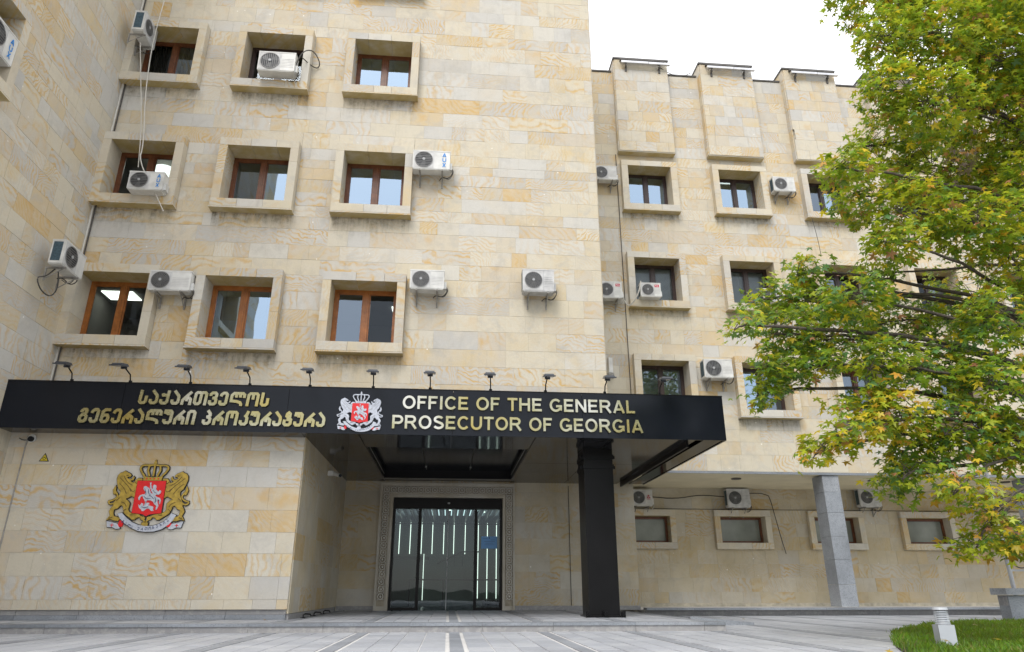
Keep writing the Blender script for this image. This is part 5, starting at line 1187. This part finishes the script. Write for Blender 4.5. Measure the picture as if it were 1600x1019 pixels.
for bi, (bx_, by_, bz_, rx, rz_, tone) in enumerate(BL):
    c = Vector((bx_, by_, bz_)); start = fork(bz_ - .35 * (9 - min(9, bx_)) * .55 + tr.uniform(-.5, .1)); L = (c - start).length
    mid1 = start.lerp(c, .35) + Vector((tr.uniform(-.1, .1), tr.uniform(-.2, .2), .10 * L)); mid2 = start.lerp(c, .7) + Vector((0, tr.uniform(-.15, .15), .07 * L + tr.uniform(-.1, .1)))
    tip = c + (c - start).normalized() * rx * .6 + Vector((0, 0, -.12))
    path = chaikin3([start, mid1, mid2, c, tip], 2)
    path = [p + Vector((tr.uniform(-.02, .02), tr.uniform(-.02, .02), tr.uniform(-.02, .02))) * (0 if i in (0,) else 1) for i, p in enumerate(path)]
    m = MB(); m.tube(path, .010 + .0075 * L * (1.6 if bi % 9 == 3 else 1), 7, .004); m.obj('branch', 'bark', tree, smooth=True)
    # side twigs inside the clump
    m = MB(); off = bx_ > 9.2; nt_ = int((74 if not off else 45) * (rx * rz_ / .22) ** .8) + 5
    for k in range(nt_):
        while True:
            q = Vector((tr.uniform(-1, 1), tr.uniform(-1, 1), tr.uniform(-1, 1)))
            if q.length < 1: break
        if tr.random() < .55: q = q * (1 / max(q.length, .4)) * tr.uniform(.75, 1.02)
        p = c + Vector((q.x * rx, q.y * max(.45, rx * .9), q.z * rz_)); near = path[min(len(path) - 1, int(len(path) * tr.uniform(.55, .98)))]
        mid = near.lerp(p, .5) + Vector((0, 0, .06)); 
        if k % 4 == 0: m.tube([near, mid, p], .007, 4, .0025, cap=False)
        twigs.append((p, (p - near).normalized() if (p - near).length > .01 else Vector((0, 0, 1)), tone))
    m.obj('twigs', 'bark', tree)['kind'] = 'stuff'
def star():
    """five pointed leaf: stalk, pointed lobes, folded a little along the middle rib; unit size, tip along +Y"""
    ang = [0, 62, 128]; out = [(0.0, -.02)]; P = []
    lobes = [(-128, .58), (-62, .86), (0, 1.05), (62, .86), (128, .58)]
    for i, (a, l_) in enumerate(lobes):
        if i: an = (lobes[i - 1][0] + a) / 2; P.append((math.sin(R(an)) * .36, math.cos(R(an)) * .36))
        for da, f in ((-17, .60), (0, 1.0), (17, .60)): P.append((math.sin(R(a + da)) * l_ * f, math.cos(R(a + da)) * l_ * f))
    return P
ST = star(); NS = len(ST)
SB = np.array([(0, 0, 0)] + [(x, y, -.10 * abs(x) - .10 * (x * x + y * y)) for x, y in ST] + [(-.012, -.55, .02), (.012, -.55, .02)], dtype=np.float64)
SF = [(0, i + 1, i + 2) for i in range(NS - 1)] + [(0, NS + 1, NS + 2)]
SB *= .5
def leaf_colour(tone, p):
    r = tr.random()
    u_ = math.sin(p.x * 1.7 + 1) * math.sin(p.z * 1.9 + p.y) 
    if tone == 0: w_ = (.36, .42 + .1 * u_, .08, .08, .035, .025)
    elif tone == 1: w_ = (.32, .27 + .1 * u_, .32, .06, .02, .01)
    else: w_ = (.22, .42, .06, .18, .08, .04)
    pal = [(.19, .34, .03), (.42, .48, .035), (.09, .22, .07), (.74, .56, .035), (.68, .34, .05), (.48, .20, .12)]
    t = sum(w_) * r
    for c, q in zip(pal, w_):
        t -= q
        if t <= 0: break
    k = tr.uniform(.75, 1.3); return tuple(x * k for x in c)
leaves = []
for (p, d, tone) in twigs:
    for k in range(tr.choice((6, 7, 8))):
        q = p + Vector((tr.gauss(0, .075), tr.gauss(0, .075), tr.gauss(-.02, .06)))
        nrm = (Vector((tr.gauss(0, .55), tr.gauss(-.15, .55), 1.0)) + d * .4).normalized()
        tip = Vector((d.x + tr.gauss(0, .6), d.y + tr.gauss(0, .6), -.55 + tr.gauss(0, .35))); tip = (tip - nrm * tip.dot(nrm)).normalized()
        leaves.append((q, nrm, tip, tr.uniform(.115, .215), leaf_colour(tone, q)))
# a withered brown bunch hanging in the crown, and two hanging seed balls
for k in range(70):
    q = Vector((7.38 + tr.gauss(0, .10), 8.0, 5.62)) + Vector((0, tr.gauss(-.05, .12), tr.gauss(0, .15)))
    nrm = Vector((tr.gauss(0, 1), tr.gauss(-.6, .6), tr.gauss(0, .5))).normalized(); tip = Vector((tr.gauss(0, .3), 0, -1)); tip = (tip - nrm * tip.dot(nrm)).normalized()
    g_ = tr.uniform(.6, 1.2); leaves.append((q + Vector((-.45, -.35, -.1)), nrm, tip, tr.uniform(.10, .16), (.10 * g_, .055 * g_, .06 * g_) if tr.random() < .8 else (.3, .12, .04)))
leaves.sort(key=lambda l_: -view_size(l_[0]) * l_[3])
LM = []
def leaf_mesh(c):
    me = bpy.data.meshes.new('leaf'); me.from_pydata([tuple(v) for v in SB], [], SF)
    at = me.attributes.new('leafcol', 'FLOAT_COLOR', 'POINT'); at.data.foreach_set('color', np.tile(np.array([*c, 1.0], dtype=np.float32), len(SB)))
    me.materials.append(MAT['leaf']); return me
bank = {}
for (q, nrm, tip, s, c) in leaves[:300]:
    key = tuple(round(math.log(max(x, .01)) * 1.6) for x in c)
    if key not in bank: bank[key] = leaf_mesh(c)
    o = link('leaf', bank[key], tree); xx = tip.cross(nrm)
    o.matrix_local = Matrix(((xx.x * s, tip.x * s, nrm.x * s, q.x), (xx.y * s, tip.y * s, nrm.y * s, q.y), (xx.z * s, tip.z * s, nrm.z * s, q.z), (0, 0, 0, 1)))
rest = leaves[300:]; n = len(rest)
Q = np.array([l_[0] for l_ in rest]); NN = np.array([l_[1] for l_ in rest]); T = np.array([l_[2] for l_ in rest]); S_ = np.array([l_[3] for l_ in rest]); Cc = np.array([l_[4] for l_ in rest])
X = np.cross(T, NN); fold = np.random.default_rng(5).uniform(.2, 2.4, n)
V = (SB[None, :, 0, None] * X[:, None, :] + SB[None, :, 1, None] * T[:, None, :] + (SB[None, :, 2] * fold[:, None])[:, :, None] * NN[:, None, :]) * S_[:, None, None] + Q[:, None, :]
nv = len(SB); fi = np.array(SF); me = bpy.data.meshes.new('foliage'); me.vertices.add(n * nv); me.vertices.foreach_set('co', V.astype(np.float32).ravel())
idx = (np.arange(n)[:, None, None] * nv + fi[None]).ravel(); me.loops.add(len(idx)); me.loops.foreach_set('vertex_index', idx); me.polygons.add(len(idx) // 3); me.polygons.foreach_set('loop_start', np.arange(0, len(idx), 3))
at = me.attributes.new('leafcol', 'FLOAT_COLOR', 'POINT'); at.data.foreach_set('color', np.concatenate([np.repeat(Cc, nv, 0), np.ones((n * nv, 1))], 1).astype(np.float32).ravel())
me.materials.append(MAT['leaf']); me.update(); me.validate(); link('foliage', me, tree)['kind'] = 'stuff'
# fallen leaves on the lawn and the paving
spots = [(4.45, 7.35, 'ochre fallen leaf at the left tip of the lawn', 0), (5.25, 7.6, 'pale brown fallen leaf just left of the bollard light', 2), (5.95, 7.75, 'yellow fallen leaf at the foot of the bollard light, right side', 0),
         (6.3, 9.0, 'reddish fallen leaf on the grass behind the bollard light', 3), (7.4, 8.9, 'orange fallen leaf on the grass at the right picture edge', 1), (8.1, 11.0, 'small tan fallen leaf far back on the lawn before the planter', 2),
         (-2.95, 12.6, 'brown fallen leaf on the step below the wall corner', 3), (6.3, 15.6, 'small dark fallen leaf on the paving in front of the arcade step', 3)]
for k, (x, y, lab, ci) in enumerate(spots):
    c = [(.6, .40, .08), (.6, .24, .05), (.50, .38, .20), (.32, .14, .06)][ci]; onp = not inside(x, y)
    o = link('fallen_leaf', leaf_mesh(c)); o.location = (x, y, GZ + .11 if not onp else (PZ + .03 if x < 4 else GZ + .03))
    o.scale = (.13,) * 3; o.rotation_euler = (tr.uniform(-.5, .3), tr.uniform(-.4, .4), tr.uniform(0, 6)); props(o, lab, 'leaf', 'fallen leaves')
